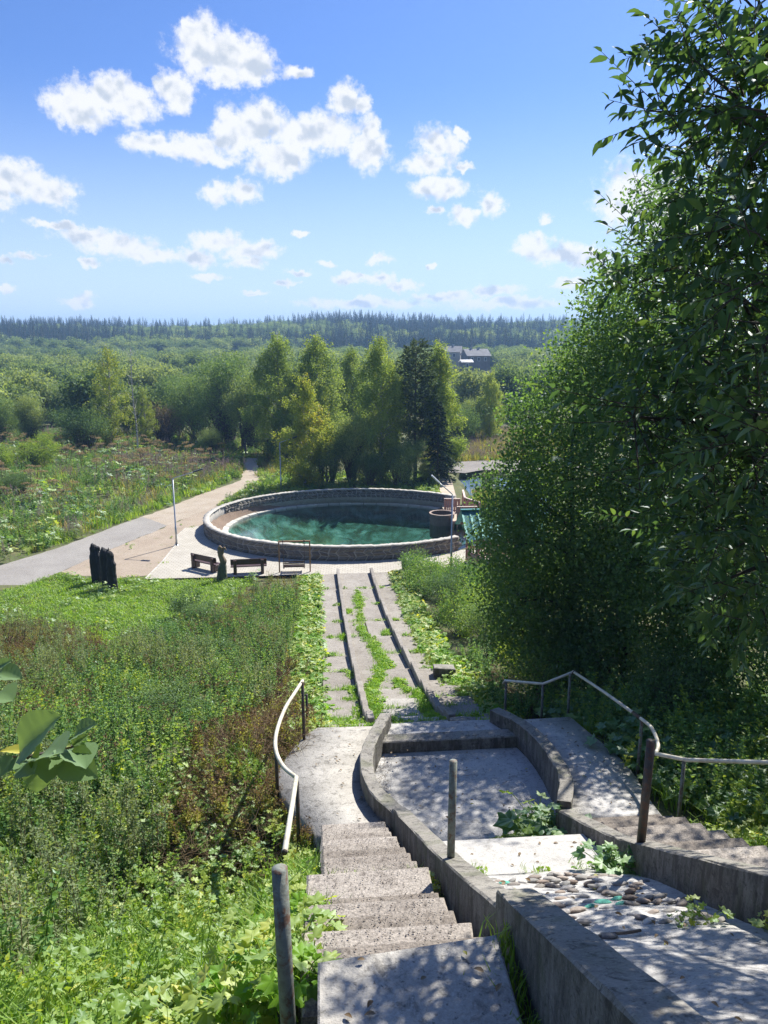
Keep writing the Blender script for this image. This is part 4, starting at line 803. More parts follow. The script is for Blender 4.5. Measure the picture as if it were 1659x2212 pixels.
# ---------------------------------------------------------------- gate, houses
gt = thing('metal_gate', 'dark diagonal-braced metal gate closing the dirt track', 'gate', (-8.4, 83, -.2))
for x in (-9.9, -9.5, -7.15): tubeo('post', [(x, 83, -.6), (x, 83, 1.9)], .07, STEELD, gt, 8)
for a, b in (((-9.5, 83, .3), (-7.15, 83, .3)), ((-9.5, 83, 1.7), (-7.15, 83, 1.7)), ((-9.5, 83, 1.65), (-7.15, 83, .35))): tubeo('bar', [a, b], .045, STEELD, gt, 6)
tubeo('bar', [(-9.5, 83, 1.5), (-11.2, 83, .3)], .035, STEELD, gt, 6)
def house(label, c, w, d, h, rh, rz, rm, wm, nwin, chim=2):
    th = thing('far_house', label, 'house', (c[0], c[1], c[2])); m = Matrix.Translation(c) @ Matrix.Rotation(rz, 4, 'Z')
    boxo('wall', -w / 2, w / 2, -d / 2, d / 2, -3, h, wm, th, 0, m)
    bm = bmesh.new()
    for s in (-1, 1):
        vs_ = [bm.verts.new(m @ Vector(p)) for p in ((-w / 2 - .4, s * (d / 2 + .5), h - .15), (w / 2 + .4, s * (d / 2 + .5), h - .15), (w / 2 + .4, 0, h + rh), (-w / 2 - .4, 0, h + rh))]
        bm.faces.new(vs_ if s < 0 else vs_[::-1])
    bmesh.ops.solidify(bm, geom=bm.faces[:], thickness=.15); ro = link('roof', bm_mesh('roof', bm, rm), th)
    bm = bmesh.new()
    for sx in (-1, 1):
        vv = [bm.verts.new(m @ Vector((sx * (w / 2 - .05), y, z))) for y, z in ((-d / 2, h - .1), (d / 2, h - .1), (0, h + rh - .1))]; bm.faces.new(vv)
    link('gable', bm_mesh('gable', bm, wm), th)
    for i in range(chim): x = -w / 5 + i * w / 3; boxo('chimney', x - .3, x + .3, -.3, .3, h + rh - .5, h + rh + .6, HROOF, ro, 0, m)
    for i in range(nwin):
        x = -w / 2 + w * (i + .7) / (nwin + .4); wf = boxo('window', x - .5, x + .5, -d / 2 - .06, -d / 2, h - 2.0, h - .6, WHITEP, th, 0, m)
        boxo('pane', x - .38, x + .38, -d / 2 - .09, -d / 2 - .061, h - 1.88, h - .72, GLASS, wf, 0, m)
house('distant timber house with a half grey half pale gable roof', (57.2, 283, 3.2), 8.6, 7.5, 2.6, 2.3, R(8), HROOF, HWALL, 3)
house('distant larger house with a dark roof and pale ridge', (49.5, 292, 3.6), 8, 8, 3.4, 2.0, R(-14), HROOF, HWALLW, 2)
house('distant small shed with a pale flat roof by the birch top', (49.6, 262, 2.4), 3.6, 3.4, 1.8, .7, R(5), HROOFW, HWALL, 1, 0)

# ---------------------------------------------------------------- foliage geometry
def unit(v): return v / (np.linalg.norm(v, axis=-1, keepdims=True) + 1e-9)
def rdir(n, g=rng): return unit(g.normal(size=(n, 3)))
def leaf2(P, L, W, axis=None, up=.5, spread=1.0, fold=.12, g=rng):
    """folded rhombic leaves (2 triangles each)"""
    n = len(P); d = rdir(n, g) if axis is None else unit(axis + spread * g.normal(size=(n, 3)) * .6)
    nr = unit(g.normal(size=(n, 3)) + np.array([0, 0, up * 2])); s = unit(np.cross(d, nr)); nn = np.cross(s, d)
    L = np.broadcast_to(L, (n,))[:, None] * g.uniform(.7, 1.25, (n, 1)); W = np.broadcast_to(W, (n,))[:, None] * g.uniform(.75, 1.2, (n, 1))
    V = np.stack([P, P + d * L * .45 + s * W * .5 + nn * fold * W, P + d * L, P + d * L * .45 - s * W * .5 + nn * fold * W], 1).reshape(-1, 3)
    i = np.arange(n) * 4; F = np.stack([np.stack([i, i + 1, i + 2], 1), np.stack([i, i + 2, i + 3], 1)], 1).reshape(-1, 3)
    t = np.repeat(g.uniform(0, 1, n), 2); return V, F, t
def frames(d, nr):
    s = unit(np.cross(d, nr)); return d, s, np.cross(s, d)
OV = np.array([(0, 0, 0), (.16, .2, .05), (.16, 0, -.01), (.16, -.2, .05), (.42, .29, .09), (.42, 0, 0), (.42, -.29, .09), (.72, .2, .04), (.72, 0, -.03), (.72, -.2, .04), (1.0, 0, -.1)], float)
OF = np.array([(0, 2, 1), (0, 3, 2), (1, 2, 5), (1, 5, 4), (2, 3, 6), (2, 6, 5), (4, 5, 8), (4, 8, 7), (5, 6, 9), (5, 9, 8), (7, 8, 10), (8, 9, 10)])
def place_leaf(tpl, tf, P, d, nr, L, W, g=rng):
    """stamp a leaf template: x along d, y across, z normal"""
    n = len(P); d, s, nn = frames(unit(d), unit(nr)); L = np.broadcast_to(L, (n,)); W = np.broadcast_to(W, (n,))
    V = P[:, None, :] + tpl[None, :, :1] * (d * L[:, None])[:, None, :] + tpl[None, :, 1:2] * (s * W[:, None])[:, None, :] + tpl[None, :, 2:3] * (nn * L[:, None])[:, None, :]
    F = tf[None] + (np.arange(n) * len(tpl))[:, None, None]
    return V.reshape(-1, 3), F.reshape(-1, tf.shape[1]), np.repeat(g.uniform(0, 1, n), len(tf))
def lobed(n=5, depth=.45, seed=0):
    """lobed palmate leaf: fan around the stalk end"""
    r_ = random.Random(seed); pts = [(0.18, 0, -.0)]; A = np.linspace(-2.5, 2.5, n * 4 + 1)
    for i, a in enumerate(A):
        ph = (i % 4); lob = (1.0, .82, depth + .12, .82)[(ph + 2) % 4]; env = .62 + .38 * math.cos(a * .5) ** 2
        rr_ = lob * env * r_.uniform(.9, 1.1) * .62; pts.append((.22 + rr_ * math.cos(a), rr_ * math.sin(a), -.1 * rr_ * rr_ + .06 * math.cos(6 * a)))
    return np.array(pts), np.array([(0, i, i + 1) for i in range(1, len(pts) - 1)])
LOB = [lobed(5, .58, 1), lobed(7, .62, 2), lobed(5, .5, 3)]
def blade(P, d, H, W, g=rng, bend=.5):
    """grass blades of 3 triangles"""
    n = len(P); s = unit(np.cross(d, np.array([0, 0, 1.0]) + .2 * g.normal(size=(n, 3)))); H = np.broadcast_to(H, (n,))[:, None]; W = np.broadcast_to(W, (n,))[:, None]
    up = np.array([0, 0, 1.0]); m = P + up * H * .55 + d * H * bend * .25; t = P + up * H * (1 - bend * .25) + d * H * bend
    V = np.stack([P + s * W, P - s * W, m + s * W * .8, m - s * W * .8, t], 1).reshape(-1, 3); i = np.arange(n) * 5
    F = np.stack([np.stack([i, i + 1, i + 3], 1), np.stack([i, i + 3, i + 2], 1), np.stack([i + 2, i + 3, i + 4], 1)], 1).reshape(-1, 3)
    return V, F, np.repeat(g.uniform(0, 1, n), 3)
def hdir(n, g=rng, tilt=0.0):
    a = g.uniform(0, 2 * math.pi, n); return unit(np.stack([np.cos(a), np.sin(a), np.full(n, tilt)], 1))

# ---- plants for scattering (kept out of the scene list, only their instances are drawn)
def proto(name, seg): return bpy.data.objects.new(name, seg.mesh(name))
def grass_tuft(name, H, n, mat, seed, spread=.1, W=.006, bend=.5, seedheads=None):
    g = np.random.default_rng(seed); s = Seg(); P = np.zeros((n, 3)); P[:, :2] = g.normal(size=(n, 2)) * spread
    s.add(*blade(P, hdir(n, g), H * g.uniform(.55, 1.15, n), W * g.uniform(.8, 1.3, n), g, bend)[:2], mat, None); s.T[-1] = np.repeat(g.uniform(0, 1, n), 3)
    if seedheads:
        m = max(2, n // 5); Q = np.zeros((m * 6, 3)); b = g.normal(size=(m, 2)) * spread * 1.6; hh = H * g.uniform(.9, 1.35, m)
        for i in range(m):
            V, F = tube([(b[i, 0] * .4, b[i, 1] * .4, 0), (b[i, 0], b[i, 1], hh[i])], .004, 3, False); s.add(V, F, DRY)
        Q[:, :2] = np.repeat(b, 6, 0) + g.normal(size=(m * 6, 2)) * .012; Q[:, 2] = np.repeat(hh, 6) - np.tile(np.arange(6), m) * H * .05
        V, F, t = leaf2(Q, .07, .03, np.array([[0, 0, 1.0]]), g=g); s.add(V, F, seedheads, t)
    return proto(name, s)
def lobed_plant(name, n, size, H, mat, seed, kinds=(0, 1)):
    g = np.random.default_rng(seed); s = Seg()
    for i in range(n):
        d = hdir(1, g)[0]; h = H * g.uniform(.45, 1.1); r_ = g.uniform(.05, .28) * (size / .18); top = np.array([d[0] * r_, d[1] * r_, h])
        V, F = tube(smoothpath([(d[0] * .02, d[1] * .02, 0), tuple(top * (.45, .45, .65)), tuple(top)], 2), .004, 3, False); s.add(V, F, mat, np.full(len(F), .6))
        L = size * g.uniform(.65, 1.3); tp, tf = LOB[kinds[i % len(kinds)]]
        V, F, t = place_leaf(tp, tf, top[None], (d + (0, 0, g.uniform(-.5, .15)))[None], (np.array([0, 0, 1.0]) + .35 * g.normal(size=3))[None], L, L * g.uniform(.9, 1.15), g); s.add(V, F, mat, t)
    return proto(name, s)
def herb(name, H, nst, nl, L, W, mat, seed, tip=None, spread=.12, stemmat=None, lean=.12, tipn=40, tipl=.25, droop=-.1):
    """leafy upright stems, optional seed-head tips"""
    g = np.random.default_rng(seed); s = Seg()
    for i in range(nst):
        b = g.normal(size=2) * spread; ln = g.normal(size=2) * lean; h = H * g.uniform(.7, 1.12)
        f = np.linspace(0, 1, 5); ax = np.stack([b[0] + ln[0] * f ** 1.5 * h, b[1] + ln[1] * f ** 1.5 * h, f * h], 1)
        V, F = tube(ax, np.linspace(.006, .003, 5), 3, False); s.add(V, F, stemmat or mat, np.full(len(F), .3))
        fl = g.uniform(.12, 1 - (tipl if tip else 0), nl); P = np.stack([np.interp(fl, f, ax[:, k]) for k in range(3)], 1)
        d = hdir(nl, g, droop + .3); sz = (1.15 - .5 * fl) * L
        V, F, t = leaf2(P, sz, sz * W / L, d, .8, .5, g=g); s.add(V, F, mat, t)
        if tip:
            ft = g.uniform(1 - tipl, 1.04, tipn); P = np.stack([np.interp(ft, f, ax[:, k]) for k in range(3)], 1) + g.normal(size=(tipn, 3)) * .022 * (1.25 - ft)[:, None] * 4
            V, F, t = leaf2(P, .05, .025, hdir(tipn, g, .8), .3, g=g); s.add(V, F, tip, t)
    return proto(name, s)
def umbel(name, H, mat_leaf, seed, nleaf=7):
    g = np.random.default_rng(seed); s = Seg()
    for i in range(nleaf):
        d = hdir(1, g)[0]; h = H * g.uniform(.15, .55); r_ = g.uniform(.3, .6); top = np.array([d[0] * r_, d[1] * r_, h]); L = g.uniform(.35, .6)
        V, F, t = place_leaf(*LOB[2], top[None], (d + (0, 0, -.25))[None], (np.array([0, 0, 1.0]) + .3 * g.normal(size=3))[None], L, L, g); s.add(V, F, mat_leaf, t)
    for k in range(2):
        b = g.normal(size=2) * .18; h = H * g.uniform(.8, 1.05); V, F = tube([(0, 0, 0), (b[0] * .5, b[1] * .5, h * .5), (b[0], b[1], h)], [.02, .016, .01], 4, False); s.add(V, F, DRY)
        n = 60; a = g.uniform(0, 2 * math.pi, n); r_ = .28 * np.sqrt(g.uniform(0, 1, n)); P = np.stack([b[0] + r_ * np.cos(a), b[1] + r_ * np.sin(a), h + .12 - .8 * r_ ** 2 + g.normal(size=n) * .02], 1)
        V, F, t = leaf2(P, .07, .06, None, 1, g=g); s.add(V, F, BROWNU, t)
    return proto(name, s)
def twigs(name, n, H, spread, seed, mat=DRY):
    g = np.random.default_rng(seed); s = Seg()
    for i in range(n):
        b = g.normal(size=3) * spread; b[2] = abs(b[2]) * .4; d = unit(np.array([g.normal(), g.normal(), abs(g.normal()) * .8])); L = H * g.uniform(.5, 1.2)
        V, F = tube([b, b + d * L * .5 + g.normal(size=3) * .03, b + d * L + np.array([0, 0, -.12 * L])], [.005, .004, .002], 3, False); s.add(V, F, mat, np.full(len(F), g.uniform(0, 1)))
    return proto(name, s)
GT1 = grass_tuft('grass_tuft', .22, 26, GRASSL, 1); GT2 = grass_tuft('grass_tuft', .4, 26, GRASSL, 2, .1, .007, .6); GT3 = grass_tuft('dry_tuft', .5, 24, GRASSY, 3, .12, .006, .45, DRY)
GTL = grass_tuft('lawn_tuft', .13, 34, GRASSL, 4, .17, .012, .8); GTF = grass_tuft('field_tuft', .75, 22, GRASSL, 5, .25, .02, .55); GTD = grass_tuft('field_dry_tuft', .85, 26, GRASSY, 6, .28, .018, .45, PINKG)
LP1 = lobed_plant('lobed_plant', 9, .19, .34, HERB, 11); LP2 = lobed_plant('lobed_plant', 8, .15, .26, HERB, 12, (1, 0)); LP3 = lobed_plant('lobed_plant', 10, .13, .22, HERB, 13, (0, 2)); LPD = lobed_plant('lobed_dark_plant', 9, .2, .45, HERBD, 14, (0, 1, 2))
LPS = lobed_plant('small_weed', 14, .07, .1, WEED, 15); LPW = lobed_plant('vivid_weed', 12, .11, .2, WEED, 17, (0, 1)); GTW = grass_tuft('vivid_tuft', .2, 26, WEED, 7); LPB = lobed_plant('burdock', 5, .42, .4, HERB, 16, (2,)); 
HB1 = herb('leafy_herb', .95, 4, 40, .085, .05, HERBD, 21, None, .1); HB2 = herb('spirea', .9, 5, 55, .065, .034, HERBD, 22, SEED, .13, BARK, .14, 10, .1); HB3 = herb('spirea', .85, 5, 55, .065, .036, HERBD, 23, None, .15, BARK)
HB4 = herb('mugwort', 1.25, 4, 60, .085, .022, SAGE, 24, SAGE, .12, DRY, .1, 60, .35); HB5 = herb('yellow_herb', .7, 4, 40, .075, .036, YELL, 25, SEED, .13, DRY, .14, 24, .25); HB6 = herb('nettle', .8, 4, 34, .09, .05, HERB, 26, None, .12)
HB7 = herb('fireweed', 1.2, 6, 40, .13, .035, SAGE, 27, PINKG, .28, DRY, .1, 50, .45); HB8 = herb('field_herb', 1.0, 6, 34, .16, .09, HERBD, 28, None, .28)
UM1 = umbel('hogweed', 1.7, HERB, 31); UM2 = umbel('hogweed', 1.3, HERBD, 32, 9); LPF = lobed_plant('broad_field_plant', 8, .5, .5, HERB, 33, (2, 0)); LPF2 = lobed_plant('broad_field_plant', 8, .5, .6, HERBD, 34, (2, 0))
TW1 = twigs('dry_stalks', 40, .5, .16, 41); TW2 = twigs('dry_stalks', 30, .35, .2, 42)

def scatter(name, protos, X, Y, label, cat, smin=.8, smax=1.2, Z=None, tilt=.12, w=None, sink=0.0, kind='stuff'):
    n = len(X); Z = T(X, Y) if Z is None else Z
    me = bpy.data.meshes.new(name); me.vertices.add(n); me.vertices.foreach_set('co', np.stack([X, Y, Z - sink], 1).astype(np.float32).ravel())
    a = me.attributes.new('scl', 'FLOAT', 'POINT'); a.data.foreach_set('value', rng.uniform(smin, smax, n).astype(np.float32))
    a = me.attributes.new('rot', 'FLOAT_VECTOR', 'POINT'); rot = np.stack([rng.normal(size=n) * tilt, rng.normal(size=n) * tilt, rng.uniform(0, 6.283, n)], 1); a.data.foreach_set('vector', rot.astype(np.float32).ravel())
    a = me.attributes.new('idx', 'INT', 'POINT'); p = None if w is None else np.array(w) / sum(w); a.data.foreach_set('value', rng.choice(len(protos), n, p=p).astype(np.int32))
    o = link(name, me); t = bpy.data.node_groups.new(name, 'GeometryNodeTree')
    t.interface.new_socket('Geometry', in_out='INPUT', socket_type='NodeSocketGeometry'); t.interface.new_socket('Geometry', in_out='OUTPUT', socket_type='NodeSocketGeometry')
    gi = t.nodes.new('NodeGroupInput'); go = t.nodes.new('NodeGroupOutput'); jn = t.nodes.new('GeometryNodeJoinGeometry'); t.links.new(jn.outputs[0], go.inputs[0])
    def attr(nm, ty):
        q = t.nodes.new('GeometryNodeInputNamedAttribute'); q.data_type = ty; q.inputs[0].default_value = nm; return q.outputs[0]
    sc_, ro_, ix_ = attr('scl', 'FLOAT'), attr('rot', 'FLOAT_VECTOR'), attr('idx', 'INT')
    er = t.nodes.new('FunctionNodeEulerToRotation'); t.links.new(ro_, er.inputs[0])
    for i, pr in enumerate(protos):
        oi = t.nodes.new('GeometryNodeObjectInfo'); oi.inputs['Object'].default_value = pr; oi.inputs['As Instance'].default_value = True
        cp = t.nodes.new('FunctionNodeCompare'); cp.data_type = 'INT'; cp.operation = 'EQUAL'; t.links.new(ix_, cp.inputs[2]); cp.inputs[3].default_value = i
        ip = t.nodes.new('GeometryNodeInstanceOnPoints'); t.links.new(gi.outputs[0], ip.inputs['Points']); t.links.new(cp.outputs[0], ip.inputs['Selection'])
        t.links.new(oi.outputs['Geometry'], ip.inputs['Instance']); t.links.new(er.outputs[0], ip.inputs['Rotation']); t.links.new(sc_, ip.inputs['Scale']); t.links.new(ip.outputs[0], jn.inputs[0])
    md = o.modifiers.new('scatter', 'NODES'); md.node_group = t
    return tagp(o, label, cat, kind=kind)
def fill(poly, dens, g=rng, excl=()):
    P = np.array(poly); lo, hi = P.min(0), P.max(0); n = int((hi - lo).prod() * dens); x = g.uniform(lo[0], hi[0], n); y = g.uniform(lo[1], hi[1], n); k = inpoly(x, y, poly)
    for e in excl: k &= ~inpoly(x, y, e)
    return x[k], y[k]
def clump(x, y, scale, thr_, seed):
    v = np.sin(x * scale + seed) * np.sin(y * scale * .8 + seed * 1.7) + .6 * np.sin(x * scale * 2.3 + y * scale * 1.9 + seed * 3); return v > thr_

# ---------------------------------------------------------------- ground cover, near to far
NEARL = [(-12, 2.4), (-3.4, 2.6), (-2.85, 3.6), (-2.5, 4.2), (-2.32, 9.4), (-2.6, 10.4), (-3.05, 11.5), (-3.0, 12.4), (-3.6, 13), (-9, 12), (-12, 9)]
x, y = fill(NEARL, 27); k = y < 9.6 - .35 * (x + 2.3) * -.5; scatter('lobed_undergrowth', [LP1, LP2, LP3, HB6], x, y, 'bright lobed-leaf undergrowth covering the near bank beside the stairs', 'undergrowth', .5, .95, w=(2, 3, 4, .8))
x, y = fill(NEARL, 26); k = clump(x, y, 1.1, .2, 3); scatter('bank_grass', [GT1, GT2], x[k], y[k], 'fine green grass growing through the near bank', 'grass', .8, 1.4)
x, y = fill([(-2.8, 3.9), (-2.2, 3.75), (-2.14, 9.7), (-2.8, 9.7)], 90); scatter('edge_grass', [GT2, GT1, LP3, GTW, LPW], x, y, 'long grass and weeds hugging the stair edge', 'grass', .7, 1.15, w=(2, 3, 3, 2, 2), Z=np.interp(y, PY, PZ) - .32 - .5 * np.clip(-2.3 - x, 0, 1))
le = np.array(LIN); yy = rng.uniform(9.7, 14, 260); xx = np.interp(yy, le[:, 1], le[:, 0]) - np.abs(rng.normal(size=260)) * .16 - .03; scatter('landing_edge_weeds', [LP3, GT1, TW2, HB5], xx, yy, 'weeds and dry stalks along the outer edge of the sunlit landing', 'weeds', .4, .8, w=(3, 3, 2, 1), Z=np.interp(yy, PY, PZ) - .3)
x, y = fill([(-12, 5), (-5.2, 5), (-4.8, 8), (-4.6, 12), (-12, 13)], 7); k = clump(x, y, .8, -.1, 5); scatter('tall_herbs', [HB1, HB4, HB6], x[k], y[k], 'tall mugwort and nettles standing over the near bank', 'herbs', .8, 1.25, w=(3, 4, 2))
x, y = fill([(-6, 2.2), (-2.5, 2.2), (-2.6, 7), (-6, 8)], .7); scatter('burdock', [LPB], x, y, 'large burdock rosettes among the near weeds', 'burdock', .3, .5)
SPI = [(-3.9, 16), (-3.5, 20), (-3.3, 30), (-3.1, 36.5), (-4.6, 34.5), (-6.2, 31), (-8.2, 26.5), (-9.6, 22), (-9.8, 18), (-8.5, 12), (-5.2, 11), (-4.4, 13.5)]
x, y = fill(SPI, 9); scatter('spirea_thicket', [HB2, HB3, HB1, HB6], x, y, 'dense dark green spirea thicket with reddish tips beside the path', 'thicket', .6, 1.45, w=(1.2, 4, 1.5, .8))
x, y = fill(SPI, 5); k = clump(x, y, .55, .35, 8); scatter('thicket_weeds', [HB5, HB4], x[k], y[k], 'yellowish weeds breaking through the spirea thicket', 'weeds', .9, 1.3)
x, y = fill([(-3.1, 35), (-3.0, 39.3), (-5.2, 39.5), (-6.0, 36), (-7.5, 31), (-9.5, 25.5), (-8.5, 25), (-5, 32)], 6); scatter('seeding_spirea', [HB2, HB5], x, y, 'brown-tipped seeding shrubs below the swing and bench', 'thicket', .5, .8)
x, y = fill([(-4.6, 10.4), (-2.7, 9.9), (-3.0, 11.2), (-3.0, 12.3), (-2.6, 13.2), (-2.3, 14.2), (-3.0, 24), (-3.8, 24), (-4.5, 15)], 20); scatter('dry_stalk_strip', [TW1, TW2, HB5, LP3], x, y, 'brown dry stalks and twigs along the thicket edge', 'dry stalks', .8, 1.3, w=(4, 4, 1.3, .6))
MEAD = [(-24, 16), (-9.6, 14), (-8.6, 20), (-9.0, 25), (-10.5, 29), (-14, 31.5), (-24, 31.5)]
x, y = fill(MEAD, 11); scatter('yellow_meadow', [HB5, GT3, GT2, HB4], x, y, 'yellowing meadow weeds below the black carved figures', 'meadow', .7, 1.2, w=(4, 6, 2, 1))
x, y = fill([(-14, 9), (-8, 11), (-9.4, 18), (-9.4, 24), (-16, 24)], 7); scatter('mugwort_stand', [HB4, HB5, HB1], x, y, 'grey-green mugwort stand on the slope', 'herbs', .9, 1.3)
LAWN = [(-24, 31), (-18.2, 37.4), (-16.4, 41.6), (-15, 41), (-13.2, 40.5), (-11.2, 40.6), (-11.2, 40.15), (-5.4, 40.1), (-6.4, 36), (-7.8, 31), (-9.6, 26), (-24, 26)]
x, y = fill(LAWN, 24); scatter('lawn_grass', [GTL, GTW], x, y, 'short bright lawn grass round the carved figures', 'grass', .8, 1.3, w=(4, 1))
x, y = fill(LAWN, 2.2); k = clump(x, y, .9, .3, 9); scatter('lawn_weeds', [LP1, LP2, LPS], x[k], y[k], 'yellow-green leafy weeds in the lawn', 'weeds', .8, 1.4)
x, y = fill([(-2.98, 14.4), (-2.06, 14.4), (-2.03, 40.2), (-2.95, 40.2)], 60); k = ~((y > 22.2) & (y < 22.7)) & (clump(x, y, 2.3, -.75, 4) | (rng.uniform(0, 1, len(x)) < .25)); x, y = x[k], y[k]
scatter('weed_strip', [LPS, GTW, LPW, LP3, GT1], x, y, 'bright green weed strip along the sunlit edge of the path', 'weeds', .9, 1.5, Z=np.interp(y, PY, PZ) - .12)
xe = np.array([(1.98, 40), (1.9, 34), (1.75, 28), (1.7, 25), (1.75, 21), (2.0, 19.5), (2.2, 17.4)]); yy = rng.uniform(16.8, 40, 1300); xx = np.interp(yy, xe[::-1, 1], xe[::-1, 0]) + rng.uniform(-.12, .7, 1300)
scatter('weed_strip', [LPS, GTW, LPW, LP3, GT1], xx, yy, 'green weed strip between the path and the shrubs', 'weeds', .9, 1.6, Z=np.interp(yy, PY, PZ) - .1)
# weeds in the joints of the path
wl = smoothpath([(-.15, 36.6, 0), (-.22, 34, 0), (-.42, 30, 0), (-.38, 28.2, 0), (-.15, 26, 0), (-.05, 24.4, 0), (.0, 23.2, 0), (-.2, 22.4, 0), (-.3, 21.6, 0), (-.6, 20.6, 0), (-.78, 19.2, 0), (-.72, 18, 0), (-.62, 16.8, 0), (-.5, 15.6, 0)], 40)
pick = wl[rng.integers(0, len(wl), 850)]; xx = pick[:, 0] + rng.normal(size=850) * .09 * (1 + .4 * np.sin(pick[:, 1] * 1.7)); yy = pick[:, 1] + rng.normal(size=850) * .06
scatter('joint_weeds', [LPS, GTW], xx, yy, 'winding line of bright weeds growing along the middle lane', 'weeds', .6, 1.15, Z=np.interp(yy, PY, PZ) + .0, w=(3, 2))
X_, Y_ = [], []
for e in E_[1:-1]:
    for (a, b) in ((-2.0, -1.1), (-.9, .7), (.9, 1.95)):
        for c in range(random.randrange(1, 4)):
            cx_ = random.uniform(a, b); m_ = random.randrange(2, 9); X_ += list(cx_ + rng.normal(size=m_) * .12); Y_ += list(e + rng.normal(size=m_) * .035 + .02)
for (px, py, m_, s_) in ((.62, 19.2, 60, .35), (.6, 18.0, 60, .35), (.58, 16.9, 50, .3), (.2, 20.9, 26, .2), (.28, 20.0, 24, .2), (.5, 28, 24, .2), (-.78, 32.3, 20, .2), (-1.18, 27.5, 20, .25), (-1.2, 22, 14, .2), (-1.2, 20, 14, .3), (-1.17, 18, 12, .3)):
    X_ += list(px + rng.normal(size=m_) * .07); Y_ += list(py + rng.normal(size=m_) * s_)
X_ = np.array(X_); Y_ = np.array(Y_); scatter('step_weeds', [LPS, GTW], X_, Y_, 'scattered weeds in the joints between the path slabs', 'weeds', .55, 1.1, Z=np.interp(Y_, PY, PZ) + .02)
x, y = fill([(-3.6, 2.5), (-2.42, 2.8), (-2.3, 4.2), (-3.6, 4.2)], 70); scatter('low_bank_weeds', [LP3, GT1, LPS], x, y, 'low leafy weeds at the foot of the rusty pipe post', 'weeds', .45, .75, w=(3, 2, 2))
# right bank in the shade
BANK = [(4.6, 5), (5.2, 2), (12, 2), (12, 17), (3.3, 17), (3.3, 12), (3.3, 10), (4.0, 8.8)]
x, y = fill(BANK, 16); scatter('shaded_undergrowth', [LPD, LP2, HB1, HB6], x, y, 'lush shaded undergrowth on the bank under the trees', 'undergrowth', .8, 1.4, w=(4, 2, 2, 1))
x, y = fill(BANK, 22); scatter('shaded_grass', [GT2, GT1], x, y, 'long arching grass on the shaded bank', 'grass', .8, 1.4)
x, y = fill([(3.05, 2), (5.2, 2), (4.6, 5), (4.0, 8.8), (3.3, 10), (3.05, 9.6)], 45); scatter('bank_edge_grass', [GT1, LP3, LPS], x, y, 'short grass and seedlings at the edge of the shaded stairs', 'grass', .6, 1.0)
x, y = fill([(2.3, 16.5), (3.4, 16.5), (3.2, 24), (2.4, 24)], 18); scatter('shaded_twigs', [TW1, TW2, HB1], x, y, 'dry twigs in the shade beside the lower path', 'dry stalks', .8, 1.2)
# stair and cascade tufts
def tuft(name, pr, pts, label, cat, a, b): 
    P = np.array(pts, float); return scatter(name, pr, P[:, 0], P[:, 1], label, cat, a, b, Z=P[:, 2])
g_ = lambda n, cx, cy_, s, zf: [(cx + rng.normal() * s, cy_ + rng.normal() * s, zf) for _ in range(n)]
tuft('stair_weed', [LP3, GTW, LPW], g_(18, -1.24, 6.2, .1, 7.55), 'green weed clump on the stairs against the wall', 'weeds', .6, .85)
tuft('stair_weed', [LPS, GT1], [(rng.uniform(-2.1, -1.3), 6.15 + rng.normal() * .06, 7.68) for _ in range(40)], 'sparse grass along the middle stair landing', 'weeds', .4, .8)
tuft('stair_weed', [LP1, LP3], g_(4, -1.18, 4.0, .05, 8.72), 'yellow-green leafy weed where slab meets wall', 'weeds', .5, .65)
tuft('slab_grass', [GT1], [(-1.1 + rng.normal() * .02, rng.uniform(2.6, 3.8), 9.2) for _ in range(22)], 'thin grass in the gap beside the foreground slab', 'grass', .6, 1.0)
tuft('basin_plant', [LP1, LPD, LP2], g_(22, 1.15, 9.6, .22, 5.2), 'large leafy weed growing in the basin against the slab', 'plant', 1.1, 1.6)
tuft('basin_plant', [LPS, GT1], g_(24, .1, 9.05, .3, 5.3), 'low weeds at the basin edge behind the bleached slab', 'plant', .8, 1.5)
tuft('cascade_weed', [LPD, HB6], g_(7, 1.22, 7.5, .1, 6.55), 'nettle clump beside the cobbles at the shaded wall', 'weeds', .6, .9)
tuft('cascade_weed', [LPS, GT1], [(rng.uniform(-.4, 1.2), 7.72 + rng.normal() * .05, 6.5) for _ in range(11)], 'dry wisps and seedlings along the cobble edge', 'weeds', .35, .7)
tuft('cascade_weed', [LP3], [(.95, 5.3, cz(5.3)), (1.05, 5.2, cz(5.2)), (.78, 5.22, cz(5.22)), (1.34, 4.9, cz(4.9)), (1.3, 4.7, cz(4.7))], 'small seedlings rooted between the lower cobbles', 'weeds', .35, .7)
tuft('leaf_litter', [TW2], [(-1.1, 11.6, 5.15), (-1.12, 11.9, 5.15), (-1.05, 11.3, 5.15), (-1.05, 12.4, 5.12)], 'small heap of dry twigs in the basin corner', 'litter', .35, .5)
